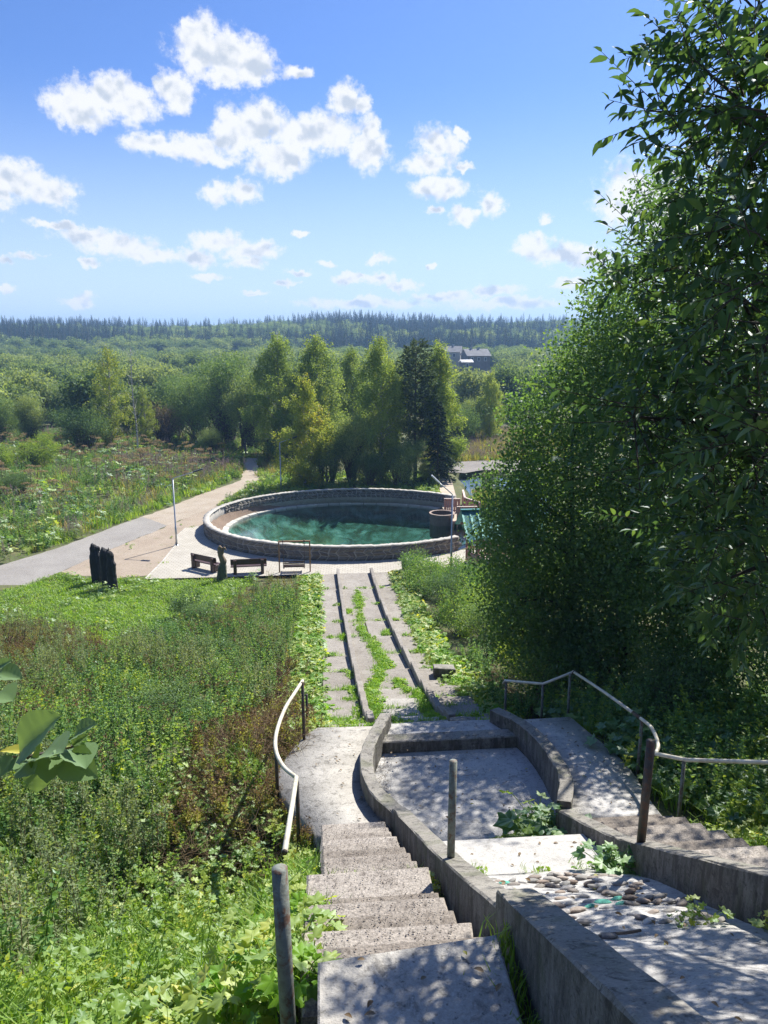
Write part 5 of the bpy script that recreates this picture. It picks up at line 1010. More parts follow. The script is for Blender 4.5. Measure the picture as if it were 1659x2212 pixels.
# valley floor beyond the road
FIELD = [(-75, 40), (-23, 40.5), (-19.8, 44.8), (-18.3, 47.2), (-16.9, 50.6), (-15.6, 54), (-13.6, 58), (-11.7, 63.4), (-9.3, 69.5), (-9.5, 76), (-10, 84), (-12, 110), (-75, 118)]
x, y = fill(FIELD, 1.5); scatter('field_grass', [GTF, HB8, LPF, HB7, GTD], x, y, 'rank green meadow beyond the road', 'meadow', .6, 1.25, w=(4, 3, .7, 1.5, 1.5))
x, y = fill([(-60, 60), (-30, 58), (-17, 57), (-12.5, 66), (-11, 80), (-13, 100), (-60, 105)], .5); k = clump(x, y, .23, -.2, 2); scatter('hogweed_stand', [UM1, UM2, LPF2], x[k], y[k], 'brown-topped hogweed standing in the meadow', 'hogweed', .8, 1.3, w=(3, 3, 2))
x, y = fill([(-20, 66), (-11.5, 66), (-9.8, 72), (-10, 82), (-22, 82)], 2.0); k = clump(x, y, .4, -.2, 6); scatter('fireweed_stand', [HB7, GTD], x[k], y[k], 'pinkish-grey seeding fireweed beside the track', 'fireweed', .8, 1.2)
x, y = fill([(-19.6, 44.8), (-18.1, 47.2), (-15.4, 54), (-11.6, 63.3), (-9.2, 69.4), (-10.4, 69.8), (-13, 64), (-17, 55), (-20, 48)], 7); scatter('verge_grass', [GTF, GT2, GTL], x, y, 'bright grass verge along the road and track', 'grass', .5, .9)
x, y = fill([(-42, 43), (-22, 43), (-18.8, 48), (-17, 54), (-20, 60), (-42, 60)], 1.7); scatter('broad_leaf_stand', [LPF, LPF2, HB8], x, y, 'broad-leaved hogweed and butterbur filling the roadside', 'undergrowth', .6, 1.15, w=(2, 2, 2))
BACK = [(-9.6, 58.6), (-8.3, 57.6), (-4, 60.8), (.5, 61.4), (6, 60.6), (8, 58.5), (8.6, 72), (-6.8, 72), (-7.2, 68), (-9.2, 61.6)]
x, y = fill(BACK, 4.5); scatter('back_lawn', [GTF, GTL, LPF, HB8], x, y, 'green grass behind the pond wall', 'grass', .5, .85, w=(3, 3, 1, 1))
x, y = fill([(-10.3, 70), (-6.5, 70), (-3, 76), (-3, 110), (-12, 110), (-10, 82)], 2); k = ~inpoly(x, y, TRACKP); scatter('track_grass', [GTF, GTD, HB8], x[k], y[k], 'grass closing in on the track near the gate', 'grass', .5, .9)
x, y = fill([(9, 78.5), (26, 78), (34, 110), (20, 116), (12, 100)], 3.2); scatter('dry_field', [GTD, GTF, HB7], x, y, 'dry yellow grass field beyond the limestone shelf', 'field', .7, 1.2, w=(5, 2, 1))
x, y = fill([(10.9, 58.5), (13.6, 58.8), (13.9, 62.5), (11.0, 63)], 10); scatter('islet_grass', [GTD, GTF], x, y, 'brown grass islet in the stream', 'grass', .5, .9, Z=np.full(len(x), -.3))
x, y = fill(SANDP, .9); k = clump(x, y, .8, .5, 4); scatter('sand_tufts', [GTL, LPS], x[k], y[k], 'stray tufts on the bare sandy strip', 'weeds', .6, 1.2)
bm = bmesh.new(); bmesh.ops.create_icosphere(bm, subdivisions=3, radius=1)
for v in bm.verts: v.co = Vector((v.co.x * 1.55, v.co.y * 2.1, v.co.z * .5)) * (1 + .1 * math.sin(5 * v.co.x + 3 * v.co.y)) + Vector((12.4, 60.7, -.72))
tagp(link('islet', bm_mesh('islet', bm, SOIL, True)), 'small soil islet in the stream', 'islet', kind='structure')

# dropped leaves and grit on the concrete
def litter_leaf(name, mat, seed):
    g = np.random.default_rng(seed); sg = Seg(); V, F, t = place_leaf(OV, OF, np.zeros((1, 3)), np.array([[1.0, 0, .05]]), np.array([[0, 0, 1.0]]), .055, .05, g); V[:, 2] += .004 + .25 * (V[:, 1] ** 2) / .02 + .006; sg.add(V, F, mat, t); return proto(name, sg)
LL = [litter_leaf('dropped_leaf', DRY, 51), litter_leaf('dropped_leaf', YELL, 52), litter_leaf('dropped_leaf', SEED, 53)]
X_, Y_, Z_ = [], [], []
for n_, (xa, xb, ya, yb), zf in ((60, (-1.1, 1.5, 9.6, 12.9), lambda y: 5.19), (55, (-.7, 1.3, 2.5, 7.6), lambda y: cz(y) + .025), (16, (-.7, 1.2, 7.8, 8.8), lambda y: 6.5 - .3 * (y - 7.72)), (14, (-2.1, -1.2, 2.7, 3.6), lambda y: 9.325), (30, (1.9, 2.8, 10, 13.8), lambda y: lz(y) + .03), (22, (-2.3, -1.5, 10, 13.8), lambda y: lz(y) + .03)):
    for _ in range(n_): y = rng.uniform(ya, yb); X_.append(rng.uniform(xa, xb)); Y_.append(y); Z_.append(zf(y))
scatter('dropped_leaves', LL, np.array(X_), np.array(Y_), 'scattered brown and yellow leaves lying on the concrete', 'fallen leaves', .6, 1.3, Z=np.array(Z_), tilt=.1, w=(5, 1, 2))
def grit(seed):
    bm = pebble(seed); me = bm_mesh('grit', bm, COBM); me.transform(Matrix.Diagonal((.012, .01, .007, 1))); return bpy.data.objects.new('grit', me)
X_, Y_, Z_ = [], [], []
for ys, zs in ((ysA, zsA), (ysB, zsB)):
    for i in range(len(zs)):
        m_ = 220; X_ += list(rng.uniform(-2.15, -1.25, m_)); yy = rng.uniform(ys[i] + .03, ys[i + 1], m_); Y_ += list(yy); Z_ += [zs[i] + .003] * m_
scatter('stair_gravel', [grit(1), grit(2)], np.array(X_), np.array(Y_), 'loose gravel lying on the worn stairs', 'gravel', .25, .6, Z=np.array(Z_))

# ---------------------------------------------------------------- trees
def birch_meshes(H, Rm, nleaf, mat, seed, bark=BIRCHB, droop=.9, lsize=.16, base=.12, nbr=90, wid=.42, ragged=.3):
    """tapered trunk, up-curving limbs, hanging leafy strands"""
    g = np.random.default_rng(seed); S = Seg(); C = Seg()
    f = np.linspace(0, 1, 9); tx = np.cumsum(g.normal(size=(9, 2)) * .012 * H, 0) * .5; tr = np.stack([tx[:, 0], tx[:, 1], f * H * .97], 1)
    V, F = tube(tr, (1 - f) ** .8 * H * .013 + .012, 7); S.add(V, F, bark)
    def env(h): h = (h - base) / (1 - base); return Rm * np.clip(np.where(h < wid, .55 + .45 * (h / wid), ((1 - h) / (1 - wid)) ** .75), .03, 1)
    ends = []; wts = []
    for i in range(nbr):
        h = base + (1 - base) * (i + g.uniform(0, 1)) / nbr; h = min(h, .985); r_ = float(env(h)) * g.uniform(1 - ragged * 1.6, 1 + ragged * .5); a = g.uniform(0, 2 * math.pi)
        h0 = max(.05, h - r_ / H * .7); p0 = np.array([np.interp(h0, f, tr[:, k]) for k in range(3)]); c = np.array([np.interp(h, f, tr[:, k]) for k in range(3)])
        d = np.array([math.cos(a), math.sin(a), 0]); p2 = c + d * r_; p1 = p0 * .45 + p2 * .55 + np.array([0, 0, r_ * .18])
        pts = smoothpath([p0, p1, p2 - np.array([0, 0, r_ * .12 * droop])], 3); V, F = tube(pts, np.linspace(.012 * H * .22 * (1 - h * .6) + .006, .006, len(pts)), 4, False); S.add(V, F, bark)
        ends.append(pts); wts.append(r_ + .15)
    wts = np.array(wts); cnt = (wts / wts.sum() * nleaf).astype(int) + 6
    PP, AX = [], []
    for pts, n in zip(ends, cnt):
        ns = max(3, n // 26); u = g.beta(1.6, .8, ns); sp = np.stack([np.interp(u, np.linspace(0, 1, len(pts)), pts[:, k]) for k in range(3)], 1) + g.normal(size=(ns, 3)) * .022 * H * np.array([1, 1, .7])
        ln = g.uniform(.35, 1.0, ns) * .09 * H * droop + .15; sid = g.integers(0, ns, n); v = g.uniform(0, 1, n)
        P = sp[sid] + np.stack([np.zeros(n), np.zeros(n), -v * ln[sid]], 1) + g.normal(size=(n, 3)) * np.array([.1, .1, .08]) * (1 + v[:, None] * .4)
        PP.append(P); AX.append(np.tile([0, 0, -.8], (n, 1)))
    P = np.concatenate(PP); A = np.concatenate(AX); V, F, t = leaf2(P, lsize, lsize * .62, A, .2, 1.3, g=g); C.add(V, F, mat, t)
    return S.mesh('trunk'), C.mesh('crown')
def bush_meshes(H, Rm, nleaf, mat, seed, bark=BARK, lsize=.14, stems=5, nclump=60, base=.1, up=.5, flat=.8, crk=.22):
    """several stems, leaf clumps spread through a rounded volume"""
    g = np.random.default_rng(seed); S = Seg(); C = Seg(); PP = []
    sb = g.normal(size=(stems, 2)) * Rm * .12
    lob = [(g.normal(size=3) * np.array([.38, .38, .22])) for _ in range(5)]
    for i in range(nclump):
        while True:
            q = rdir(1, g)[0] * g.uniform(.35, 1) ** .5
            if q[2] > -.75: break
        l = lob[i % 5]; q = q * .72 + l * .75; c = np.array([q[0] * Rm, q[1] * Rm, H * (base + (1 - base) * (.5 + q[2] * .5))]); c[2] = min(max(c[2], H * base * .6), H * 1.02)
        s = sb[g.integers(0, stems)]; p0 = np.array([s[0], s[1], 0]); p1 = np.array([s[0] * 1.5 + c[0] * .35, s[1] * 1.5 + c[1] * .35, c[2] * .6])
        pts = smoothpath([p0, p1, c], 3); V, F = tube(pts, np.linspace(.012 * H, .006, len(pts)), 4, False); S.add(V, F, bark)
        n = nleaf // nclump; rc = Rm * crk * g.uniform(.7, 1.4); P = c + np.clip(g.normal(size=(n, 3)), -1.9, 1.9) * rc * np.array([1, 1, flat]) * .75; P[:, 2] = np.maximum(P[:, 2], .03); PP.append(P)
    P = np.concatenate(PP); V, F, t = leaf2(P, lsize, lsize * .6, None, up, g=g); C.add(V, F, mat, t); return S.mesh('trunk'), C.mesh('crown')
def spruce_meshes(H, Rm, nbr, per, mat, seed, bark=BARK, base=.08, lsize=.28, pine=False):
    g = np.random.default_rng(seed); S = Seg(); C = Seg(); V, F = tube([(0, 0, 0), (g.normal() * .05, 0, H * .5), (0, 0, H)], [H * .014 + .02, H * .009, .01], 6); S.add(V, F, bark); PP, AA = [], []
    for i in range(nbr):
        h = base + (1 - base) * (i + g.uniform(0, 1)) / nbr; a = i * 2.4 + g.uniform(-.3, .3)
        r_ = Rm * ((1 - h) ** .85 if not pine else (.35 + .65 * math.sin(math.pi * min(1, (1 - h) * 1.2 + .08)))) * g.uniform(.7, 1.1) + .1
        d = np.array([math.cos(a), math.sin(a), 0]); p0 = np.array([0, 0, h * H]); tip = p0 + d * r_ + np.array([0, 0, (-.28 if not pine else .12) * r_]); V, F = tube([p0, (p0 + tip) / 2 + np.array([0, 0, .06 * r_]), tip], [.03, .02, .008], 3, False); S.add(V, F, bark)
        n = int(per * (r_ / Rm + .15)); u = g.uniform(.12, 1.03, n); P = p0 + (tip - p0) * u[:, None] + g.normal(size=(n, 3)) * np.array([.1, .1, .06 if not pine else .14]) * r_ * .9 * (1.1 - .6 * u)[:, None]; PP.append(P); AA.append(np.tile(d * 1.2 + np.array([0, 0, -.35 if not pine else .2]), (n, 1)))
    P = np.concatenate(PP); A = np.concatenate(AA); V, F, t = leaf2(P, lsize, lsize * .38, A, .6, .9, g=g); C.add(V, F, mat, t); return S.mesh('trunk'), C.mesh('crown')
def plant_tree(name, label, cat, me, loc, s=1.0, rz=None, sx=1.0, group=None):
    e = thing(name, label, cat, loc, group); e.rotation_euler = (0, 0, random.uniform(0, 6.28) if rz is None else rz); e.scale = (s * sx, s * sx, s)
    for nm, m in zip(('trunk', 'crown'), me):
        o = bpy.data.objects.new(nm, m); COL.objects.link(o); o.parent = e
    return e
BI1 = birch_meshes(13.4, 3.1, 42000, BIRCHL, 101, nbr=110); BI2 = birch_meshes(13.2, 3.5, 42000, BIRCHL, 102, droop=1.0, nbr=110); BI3 = birch_meshes(12.5, 2.2, 28000, BIRCHL, 103, nbr=90, wid=.3)
BY1 = birch_meshes(10.0, 2.6, 24000, BIRCHY, 104, droop=.7, nbr=80, base=.06); BY2 = birch_meshes(12.7, 2.5, 14000, BIRCHY, 105, droop=.7, nbr=80, base=.1, ragged=.4)
BU1 = bush_meshes(6, 3.0, 16000, DARKL, 111, nclump=80); BU2 = bush_meshes(7, 2.8, 15000, WILLOWL, 112, nclump=80, lsize=.16); BU3 = bush_meshes(3.6, 1.9, 9000, LIME, 113, nclump=50, lsize=.12, base=.04); BU4 = bush_meshes(9, 3.6, 20000, DARKL, 114, nclump=110, lsize=.18); BU5 = bush_meshes(9, 3.2, 20000, WILLOWL, 115, nclump=100, lsize=.17)
SPR = spruce_meshes(7.3, 1.8, 95, 60, SPRUCEL, 121, lsize=.3); PIN = spruce_meshes(12, 1.9, 90, 75, PINEL, 122, lsize=.34, pine=True, base=.22)
PUR = bush_meshes(6.2, 2.2, 2600, PURPL, 116, nclump=150, lsize=.16, stems=9)
SHB = bush_meshes(1.5, .75, 2400, DARKL, 117, nclump=30, lsize=.075, base=.04)
gb = 'trees behind the pond wall'
zt = lambda x, y: float(T(x, y)) - .1
for nm, lb, me, x, y, s, sx in (
    ('birch_tree', 'small yellowing birch with a white trunk just behind the pond wall', BY1, -3.1, 65.7, 1.0, 1.1),
    ('birch_tree', 'tall dense birch between the gate and the yellow birch', BI2, -6.2, 84.5, 1.06, 1.12),
    ('birch_tree', 'tall broad birch rising directly behind the yellow birch', BI1, -1.6, 83.5, 1.04, 1.25),
    ('birch_tree', 'birch top showing between two taller birches over the pond', BI2, 2.0, 88, .96, .85),
    ('birch_tree', 'tall pointed birch at the centre behind the pond wall', BI1, 3.7, 67.3, 1.0, 1.0),
    ('birch_tree', 'slender pale birch with a pointed crown beside the pine', BI3, 9.3, 69.0, 1.04, 1.0),
    ('birch_tree', 'distant birch beyond the dry field', BI2, 20.8, 99, .72, 1.0),
    ('birch_tree', 'small far birch at the edge of the dry field', BI3, 27.0, 120, .36, 1.3),
    ('birch_tree', 'tall yellow-green birch in the meadow beside the dead tree', BY2, -26.5, 94.5, 1.02, 1.05),
    ('birch_tree', 'lower yellow birch beside the leafless trunk in the meadow', BY2, -22.4, 95, .62, .95)):
    plant_tree(nm, lb, 'tree', me, (x, y, zt(x, y)), s, None, sx, gb)
plant_tree('pine_tree', 'dark thin pine between two birches behind the pond', 'tree', PIN, (6.85, 67.8, zt(6.8, 67.8)), 1.02, None, 1.0, gb)
plant_tree('spruce_tree', 'low dark spruce beside the pine and the boardwalk', 'tree', SPR, (8.6, 66.2, zt(8.6, 66.2)), 1.0, None, 1.15, gb)
for lb, me, x, y, s, sx in (
    ('dark leafy bush at the foot of the yellow birch', BU1, -.9, 66.5, .95, .65), ('tall green bush between the yellow birch and the centre birch', BU2, .9, 66.8, 1.0, .7), ('low dark bush below the centre birch', BU1, 2.6, 64.6, .62, .75),
    ('dark bush below the pine behind the pond wall', BU1, 5.4, 65.0, .8, .75), ('bright yellow-green sapling beside the pine trunk', BU3, 7.6, 65.2, .7, .5), ('grey-green willow beyond the dry field', BU5, 18.2, 97.5, .72, .9),
    ('dark willow bush right of the distant willow', BU1, 15.6, 93, .95, .85), ('broad dark tree left of the gate', BU4, -13.0, 96, 1.3, .95), ('grey-green tree behind the gate', BU5, -10.0, 92, 1.15, .9), ('dark round tree behind the pinkish shrub', BU4, -17.2, 101, 1.0, .95),
    ('dark bush standing before the tall yellow birch', BU1, -28.7, 92, 1.0, 1.05), ('bright yellow-green shrub in the meadow', BU3, -29.7, 79, 1.0, 1.0), ('bright shrub at the picture edge of the meadow', BU3, -32.3, 77, .75, 1.1), ('low spreading bush near the roadside stand', BU1, -26.6, 64.8, .36, 1.2),
    ('grey willow tree at the far meadow edge', BU5, -38, 102, .8, .8), ('dark tree at the far edge of the meadow', BU4, -42.5, 103, .75, .9), ('tall round dark tree between birch and pinkish shrub', BU4, -21.6, 111, .98, 1.0), ('pale willow behind the utility pole', BU5, -43, 128, .85, 1.2), ('dark willow left of the utility pole', BU4, -52, 126, .8, 1.2),
    ('low bush beside the metal gate', BU2, -13.8, 88, .5, 1.0), ('bush right of the metal gate', BU1, -4.6, 80, .62, .9)):
    plant_tree('bushy_tree', lb, 'tree', me, (x, y, zt(x, y)), s, None, sx, gb)
plant_tree('pinkish_shrub', 'tall greyish-pink shrub with bare stems in the meadow', 'shrub', PUR, (-20.6, 97.5, zt(-20.6, 97.5)), 1.0)
plant_tree('small_shrub', 'small dark leafy shrub on the lawn between figures and benches', 'shrub', SHB, (-7.9, 32.6, zt(-7.9, 32.6)), 1.15)
# leafless tree
g = np.random.default_rng(77); S = Seg(); tp = smoothpath([(0, 0, 0), (.1, 0, 3), (-.1, .1, 7), (.05, 0, 11.8)], 5); V, F = tube(tp, np.linspace(.13, .02, len(tp)), 7); S.add(V, F, BIRCHB)
dt = thing('dead_tree', 'leafless pale dead tree beside the tall yellow birch', 'tree', (-22.1, 88.5, -.5)); dt.location = (-22.1, 88.5, zt(-22.1, 88.5)); o = link('trunk', S.mesh('trunk')); o.parent = dt
S = Seg()
for i in range(46):
    h = g.uniform(.3, .97); p = np.array([np.interp(h * 11.8, tp[:, 2], tp[:, k]) for k in range(3)]); d = unit(np.array([g.normal(), g.normal(), .9])); L = g.uniform(.5, 1.9) * (1.1 - h * .5)
    V, F = tube([p, p + d * L * .5, p + d * L + np.array([0, 0, .2])], [.025, .015, .006], 4, False); S.add(V, F, BIRCHB)
o = link('branches', S.mesh('branches')); o.parent = dt

# shrubs on the slope right of the path
RS = bush_meshes(2.0, 1.25, 6500, HERBD, 131, nclump=60, lsize=.085, base=.03); RS2 = bush_meshes(1.7, 1.2, 5500, HERB, 132, nclump=50, lsize=.08, base=.03); RS3 = bush_meshes(2.6, 1.5, 8000, DARKL, 133, nclump=70, lsize=.09, base=.05)
for lb, me, x, y, s in (('leafy shrub at the pond end of the path', RS, 3.3, 39.0, .85), ('light green shrub below the steel lamp', RS2, 4.6, 38.2, .95), ('dark shrub beside the lower path slabs', RS, 3.1, 36.0, .9), ('pale green shrub in front of the gazebo', RS2, 5.9, 36.4, 1.0),
    ('green shrub two metres from the path below the lamp', RS, 4.4, 34.4, 1.0), ('dark tangled shrub midway along the path', RS3, 3.7, 31.4, .8), ('yellowish shrub midway between path and trees', RS2, 5.0, 31.0, 1.1), ('shrub overhanging the middle path slabs', RS, 3.6, 28.4, .85), ('round green shrub in front of the alder', RS2, 4.9, 27.4, 1.1), ('twiggy dark shrub near the broken block', RS3, 3.9, 24.8, .75), ('light shrub at the foot of the alder', RS2, 4.6, 22.6, 1.0), ('dark shrub behind the bent handrail', RS3, 4.3, 19.6, .8), ('dim shrub under the alder branches', RS3, 5.6, 18.2, .9), ('shaded shrub beyond the handrail corner', RS3, 5.2, 14.0, .7), ('shaded shrub at the edge of the bank', RS3, 6.4, 10.6, .9), ('pale leafy sapling in the shade at the bank top', RS2, 6.0, 8.8, .9)):
    plant_tree('slope_shrub', lb, 'shrub', me, (x, y, zt(x, y)), s, None, 1.0, 'shrubs on the slope beside the path')

for lb, me, x, y, s in (('dark shrub in the thicket nearest the seeding bushes', RS3, -6.6, 29.6, .5), ('broad dark shrub low in the thicket below the small lawn shrub', RS, -8.0, 26.6, .6), ('green shrub in the thicket an arm from the weed strip', RS, -4.6, 27.4, .55), ('dark shrub in the middle of the thicket', RS3, -6.0, 23.6, .52), ('bushy shrub at the thicket edge above the dry stalks', RS, -4.7, 20.6, .6), ('leafy shrub deep in the thicket beside the mugwort', RS2, -7.4, 20.2, .65), ('light green shrub above the near twig', RS2, -8.4, 17.0, .6), ('dark shrub just beyond the dry stalk patch', RS3, -5.4, 16.4, .5)):
    plant_tree('thicket_shrub', lb, 'shrub', me, (x, y, zt(x, y)), s, None, 1.15, 'shrubs standing out of the thicket')

# ---------------------------------------------------------------- the overhanging trees at the stairs
BLOBA2 = [(2.0, 6.6, 12.6, .8), (2.9, 6.2, 13.2, .9), (2.7, 8.0, 12.4, .9), (3.5, 8.2, 13.6, 1.0), (3.6, 6.0, 12, .9), (2.3, 5.4, 13.8, .8), (3.2, 9.4, 11.8, .8), (4.4, 7.2, 13, 1.0), (1.6, 5.6, 14.6, .6)]
BLOBA= [(0.1, 4.57, 14.25, 0.36), (0.11, 4.4, 13.92, 0.6), (0.08, 4.6, 13.95, 0.22), (0.3, 4.59, 14.38, 0.55), (0.5, 5.1, 13.6, 0.45), (0.36, 4.59, 13.51, 0.6), (0.29, 4.22, 12.76, 0.6), (0.62, 5.16, 12.96, 0.65), (0.56, 5.63, 13.18, 0.5), (0.49, 5.5, 12.59, 0.5), (0.13, 5.04, 12.23, 0.35), (-0.12, 5.05, 12.17, 0.28), (0.47, 4.59, 12.21, 0.65), (0.51, 5.14, 11.89, 0.55), (0.41, 4.26, 11.64, 0.6), (0.53, 5.24, 11.47, 0.45), (0.62, 4.93, 11.04, 0.5), (0.57, 4.36, 11.22, 0.5), (-0.04, 3.75, 13.7, 0.5), (-0.18, 3.39, 12.99, 0.45), (-0.05, 3.43, 12.33, 0.45), (0.45, 5.5, 13.35, 0.25), (0.3, 6.2, 13.1, 0.28)]
BLOBB= [(2.2, 16.07, 8.17, 0.8), (2.37, 16.46, 9.02, 0.7), (2.37, 15.78, 6.97, 0.8)] + [(2.55, 17.79, 9.07, 0.9), (2.36, 17.78, 8.04, 0.9), (2.45, 17.3, 6.9, 0.95), (2.54, 16.86, 5.89, 0.9), (3.07, 16.6, 6.32, 1.2), (3.06, 15.42, 5.67, 1.0), (3.8, 14.91, 5.98, 1.0), (2.93, 17.46, 10.01, 0.8), (4.69, 14.51, 6.84, 1.3), (5.16, 13.46, 6.94, 1.3), (5.5, 12.45, 7.16, 1.3), (2.78, 17.87, 10.84, 0.6), (4.43, 15.76, 7.67, 1.4)] + [(4.55, 15.39, 13.47, 1.28), (4.28, 15.91, 12.75, 1.22), (4.08, 16.41, 11.97, 1.28), (3.68, 16.96, 11.34, 1.15), (4.79, 15.58, 11.53, 1.66), (3.6, 17.32, 10.02, 1.22), (4.24, 15.94, 10.02, 1.66), (4.94, 14.61, 10.23, 1.66), (3.39, 17.65, 8.51, 1.09), (4.24, 16.23, 8.4, 1.66), (3.53, 17.31, 7.1, 1.15), (4.21, 15.88, 6.87, 1.41), (3.57, 16.38, 5.92, 0.96), (4.9, 14.2, 8.42, 1.66), (5.32, 12.83, 8.37, 1.66), (5.27, 13.21, 10.02, 1.66), (4.7, 14.42, 15.06, 1.02), (3.24, 18.37, 8.71, 0.77), (3.15, 18.61, 6.83, 0.77)]
SHOOTS = [(-0.177, 4.526, 13.9, -0.581, 4.532, 14.212), (-0.239, 4.561, 14.026, -0.345, 4.529, 14.296), (-0.128, 4.576, 13.914, -0.529, 4.523, 13.973), (-0.127, 4.51, 13.85, -0.44, 4.404, 13.712), (-0.041, 4.472, 14.168, -0.232, 4.448, 14.434), (0.038, 4.599, 14.304, -0.124, 4.531, 14.39), (0.244, 5.48, 13.288, -0.19, 5.5, 13.65), (0.277, 5.492, 13.351, 0.036, 5.514, 13.8), (0.32, 5.564, 13.234, -0.141, 5.559, 13.478), (-0.378, 4.488, 12.31, -0.873, 4.455, 12.419), (-0.325, 4.458, 12.202, -0.796, 4.397, 12.2), (-0.227, 4.569, 12.274, -0.709, 4.518, 12.31), (-0.078, 4.578, 11.927, -0.729, 4.51, 11.819), (-0.168, 4.548, 11.758, -0.712, 4.546, 11.984), (0.292, 5.611, 12.981, -0.079, 5.57, 13.105), (-0.263, 4.649, 13.954, -0.431, 4.596, 14.102), (-0.109, 4.582, 13.721, -0.36, 4.519, 13.799)]   # bare-standing leafy shoots: base and tip
BLOBB = [(round(-2.15 + (b[0] + 2.15) * 1.14, 2), round(b[1] * 1.14, 2), round(12.7 + (b[2] - 12.7) * 1.14, 2), round(b[3] * 1.14, 2)) for b in BLOBB]
def blob_tree(name, label, base_pts, blobs, leafm, bark, mode, dens, lsize, seed, trunk_r, shift=0.0):
    blobs = [(b[0] + shift, b[1], b[2], b[3]) for b in blobs]; g = np.random.default_rng(seed); e = thing(name, label, 'tree', base_pts[0][0]); S = Seg(); C = Seg()
    for bp in base_pts:
        pts = smoothpath(bp, 5); V, F = tube(pts, np.linspace(trunk_r, trunk_r * .35, len(pts)), 9); S.add(V, F, bark)
    alls = np.concatenate([smoothpath(bp, 5) for bp in base_pts])
    PP, AX = [], []
    for (bx, by, bz, r_) in blobs:
        c = np.array([bx, by, bz]); lower = alls[alls[:, 2] < bz + .3]; lower = lower if len(lower) else alls; k = np.argmin(np.linalg.norm(lower - (c - np.array([0, 0, r_])), axis=1)); p0 = lower[k]
        m = p0 * .5 + c * .5 + np.array([0, 0, .12 * np.linalg.norm(c - p0)]); br = smoothpath([p0, m, c], 5); V, F = tube(br, np.linspace(trunk_r * .38, trunk_r * .1, len(br)), 6, False); S.add(V, F, bark)
        ns = int(dens * r_ ** 2) + (2 if mode == 'shoot' else 4); d = rdir(ns, g); rr_ = r_ * g.uniform(.25, 1.0, ns) ** .6 * g.uniform(.7, 1.18, ns); P = c + d * rr_[:, None] * np.array([1, 1, .85]); PP.append(P); AX.append(unit(d + np.array([0, 0, .25])))
        for j in range(0, ns, 5 if mode == 'shoot' else 14):
            V, F = tube([c + d[j] * .1, P[j]], [trunk_r * .09, .003], 3, False); S.add(V, F, bark)
    P = np.concatenate(PP); A = np.concatenate(AX); n = len(P)
    if mode == 'shoot':
        nl = 11; f = np.linspace(.1, 1, nl); L = g.uniform(.2, .34, n)
        A = unit(A + .5 * g.normal(size=(n, 3)))
        sh = np.array(SHOOTS); sh[:, 0] += shift * .3; sh[:, 3] += shift * .3; P = np.concatenate([P, sh[:, :3]]); A = np.concatenate([A, unit(sh[:, 3:] - sh[:, :3])]); L = np.concatenate([L, np.linalg.norm(sh[:, 3:] - sh[:, :3], axis=1)]); n = len(P)
        for q in sh:
            k = np.argmin(np.linalg.norm(np.array(blobs)[:, :3] - q[:3], axis=1)); V, F = tube([np.array(blobs[k][:3]), q[:3]], [.008, .004], 4, False); S.add(V, F, bark)
        s = unit(np.cross(A, rdir(n, g)))
        tw0 = P - A * .05; tw1 = P + A * L[:, None]
        for j in range(n):
            V, F = tube([tw0[j], tw1[j]], [.004, .0015], 3, False); S.add(V, F, bark)
        sgn = np.where(np.arange(nl) % 2 == 0, 1, -1)
        LP = (P[:, None, :] + A[:, None, :] * (L[:, None, None] * f[None, :, None])).reshape(-1, 3)
        LD = (A[:, None, :] * .55 + s[:, None, :] * sgn[None, :, None] * (1.05 - .75 * (f ** 3))[None, :, None]).reshape(-1, 3) + g.normal(size=(n * nl, 3)) * .18 + np.array([0, 0, -.25])
        NR = np.tile([0, 0, 1.0], (n * nl, 1)) + g.normal(size=(n * nl, 3)) * .45; ls = lsize * g.uniform(.7, 1.25, n * nl)
        V, F, t = place_leaf(OV, OF, LP, LD, NR, ls, ls * .72, g); C.add(V, F, leafm, t)
    else:
        m_ = 13; off = np.clip(g.normal(size=(n, m_, 3)), -2, 2) * .12 + A[:, None, :] * (g.uniform(-.1, .3, (n, m_, 1))); Q = (P[:, None, :] + off).reshape(-1, 3)
        V, F, t = leaf2(Q, lsize, lsize * .68, None, .55, g=g); C.add(V, F, leafm, t)
    o = link('trunk', S.mesh('trunk', True), e); o = link('crown', C.mesh('crown'), e); return e
blob_tree('cherry_tree', 'near overhanging tree with large ovate leaves filling the upper corner', [[(4.2, 3.6, 8.6), (3.6, 3.9, 10.5), (2.6, 4.3, 12.3), (1.4, 4.8, 13.2)], [(4.2, 3.6, 8.6), (3.9, 4.4, 11), (3.0, 4.6, 13.4), (1.2, 4.6, 14.6)], [(4.3, 3.7, 8.6), (3.4, 4.2, 10.2), (2.2, 4.6, 11.2), (1.1, 4.9, 11.7)]], BLOBA + BLOBA2, LEAFA, BARKD, 'shoot', 185, .088, 201, .1, .13)
blob_tree('alder_tree', 'broad dark round-leaved tree overhanging the bent handrail', [[(5.5, 17.3, 2.8), (5.45, 17.4, 7), (5.4, 17.6, 10), (5.5, 17.3, 13)], [(6.3, 17, 2.8), (6.4, 16.7, 7), (6.3, 16, 11), (6.1, 15.4, 14)], [(7.7, 16.6, 2.8), (7.4, 16.2, 8), (6.7, 15.3, 12)], [(4.7, 18.9, 2.6), (4.6, 19.1, 7), (4.5, 19.3, 10)]], BLOBB, LEAFB, BARKD, 'clump', 150, .1, 202, .11)
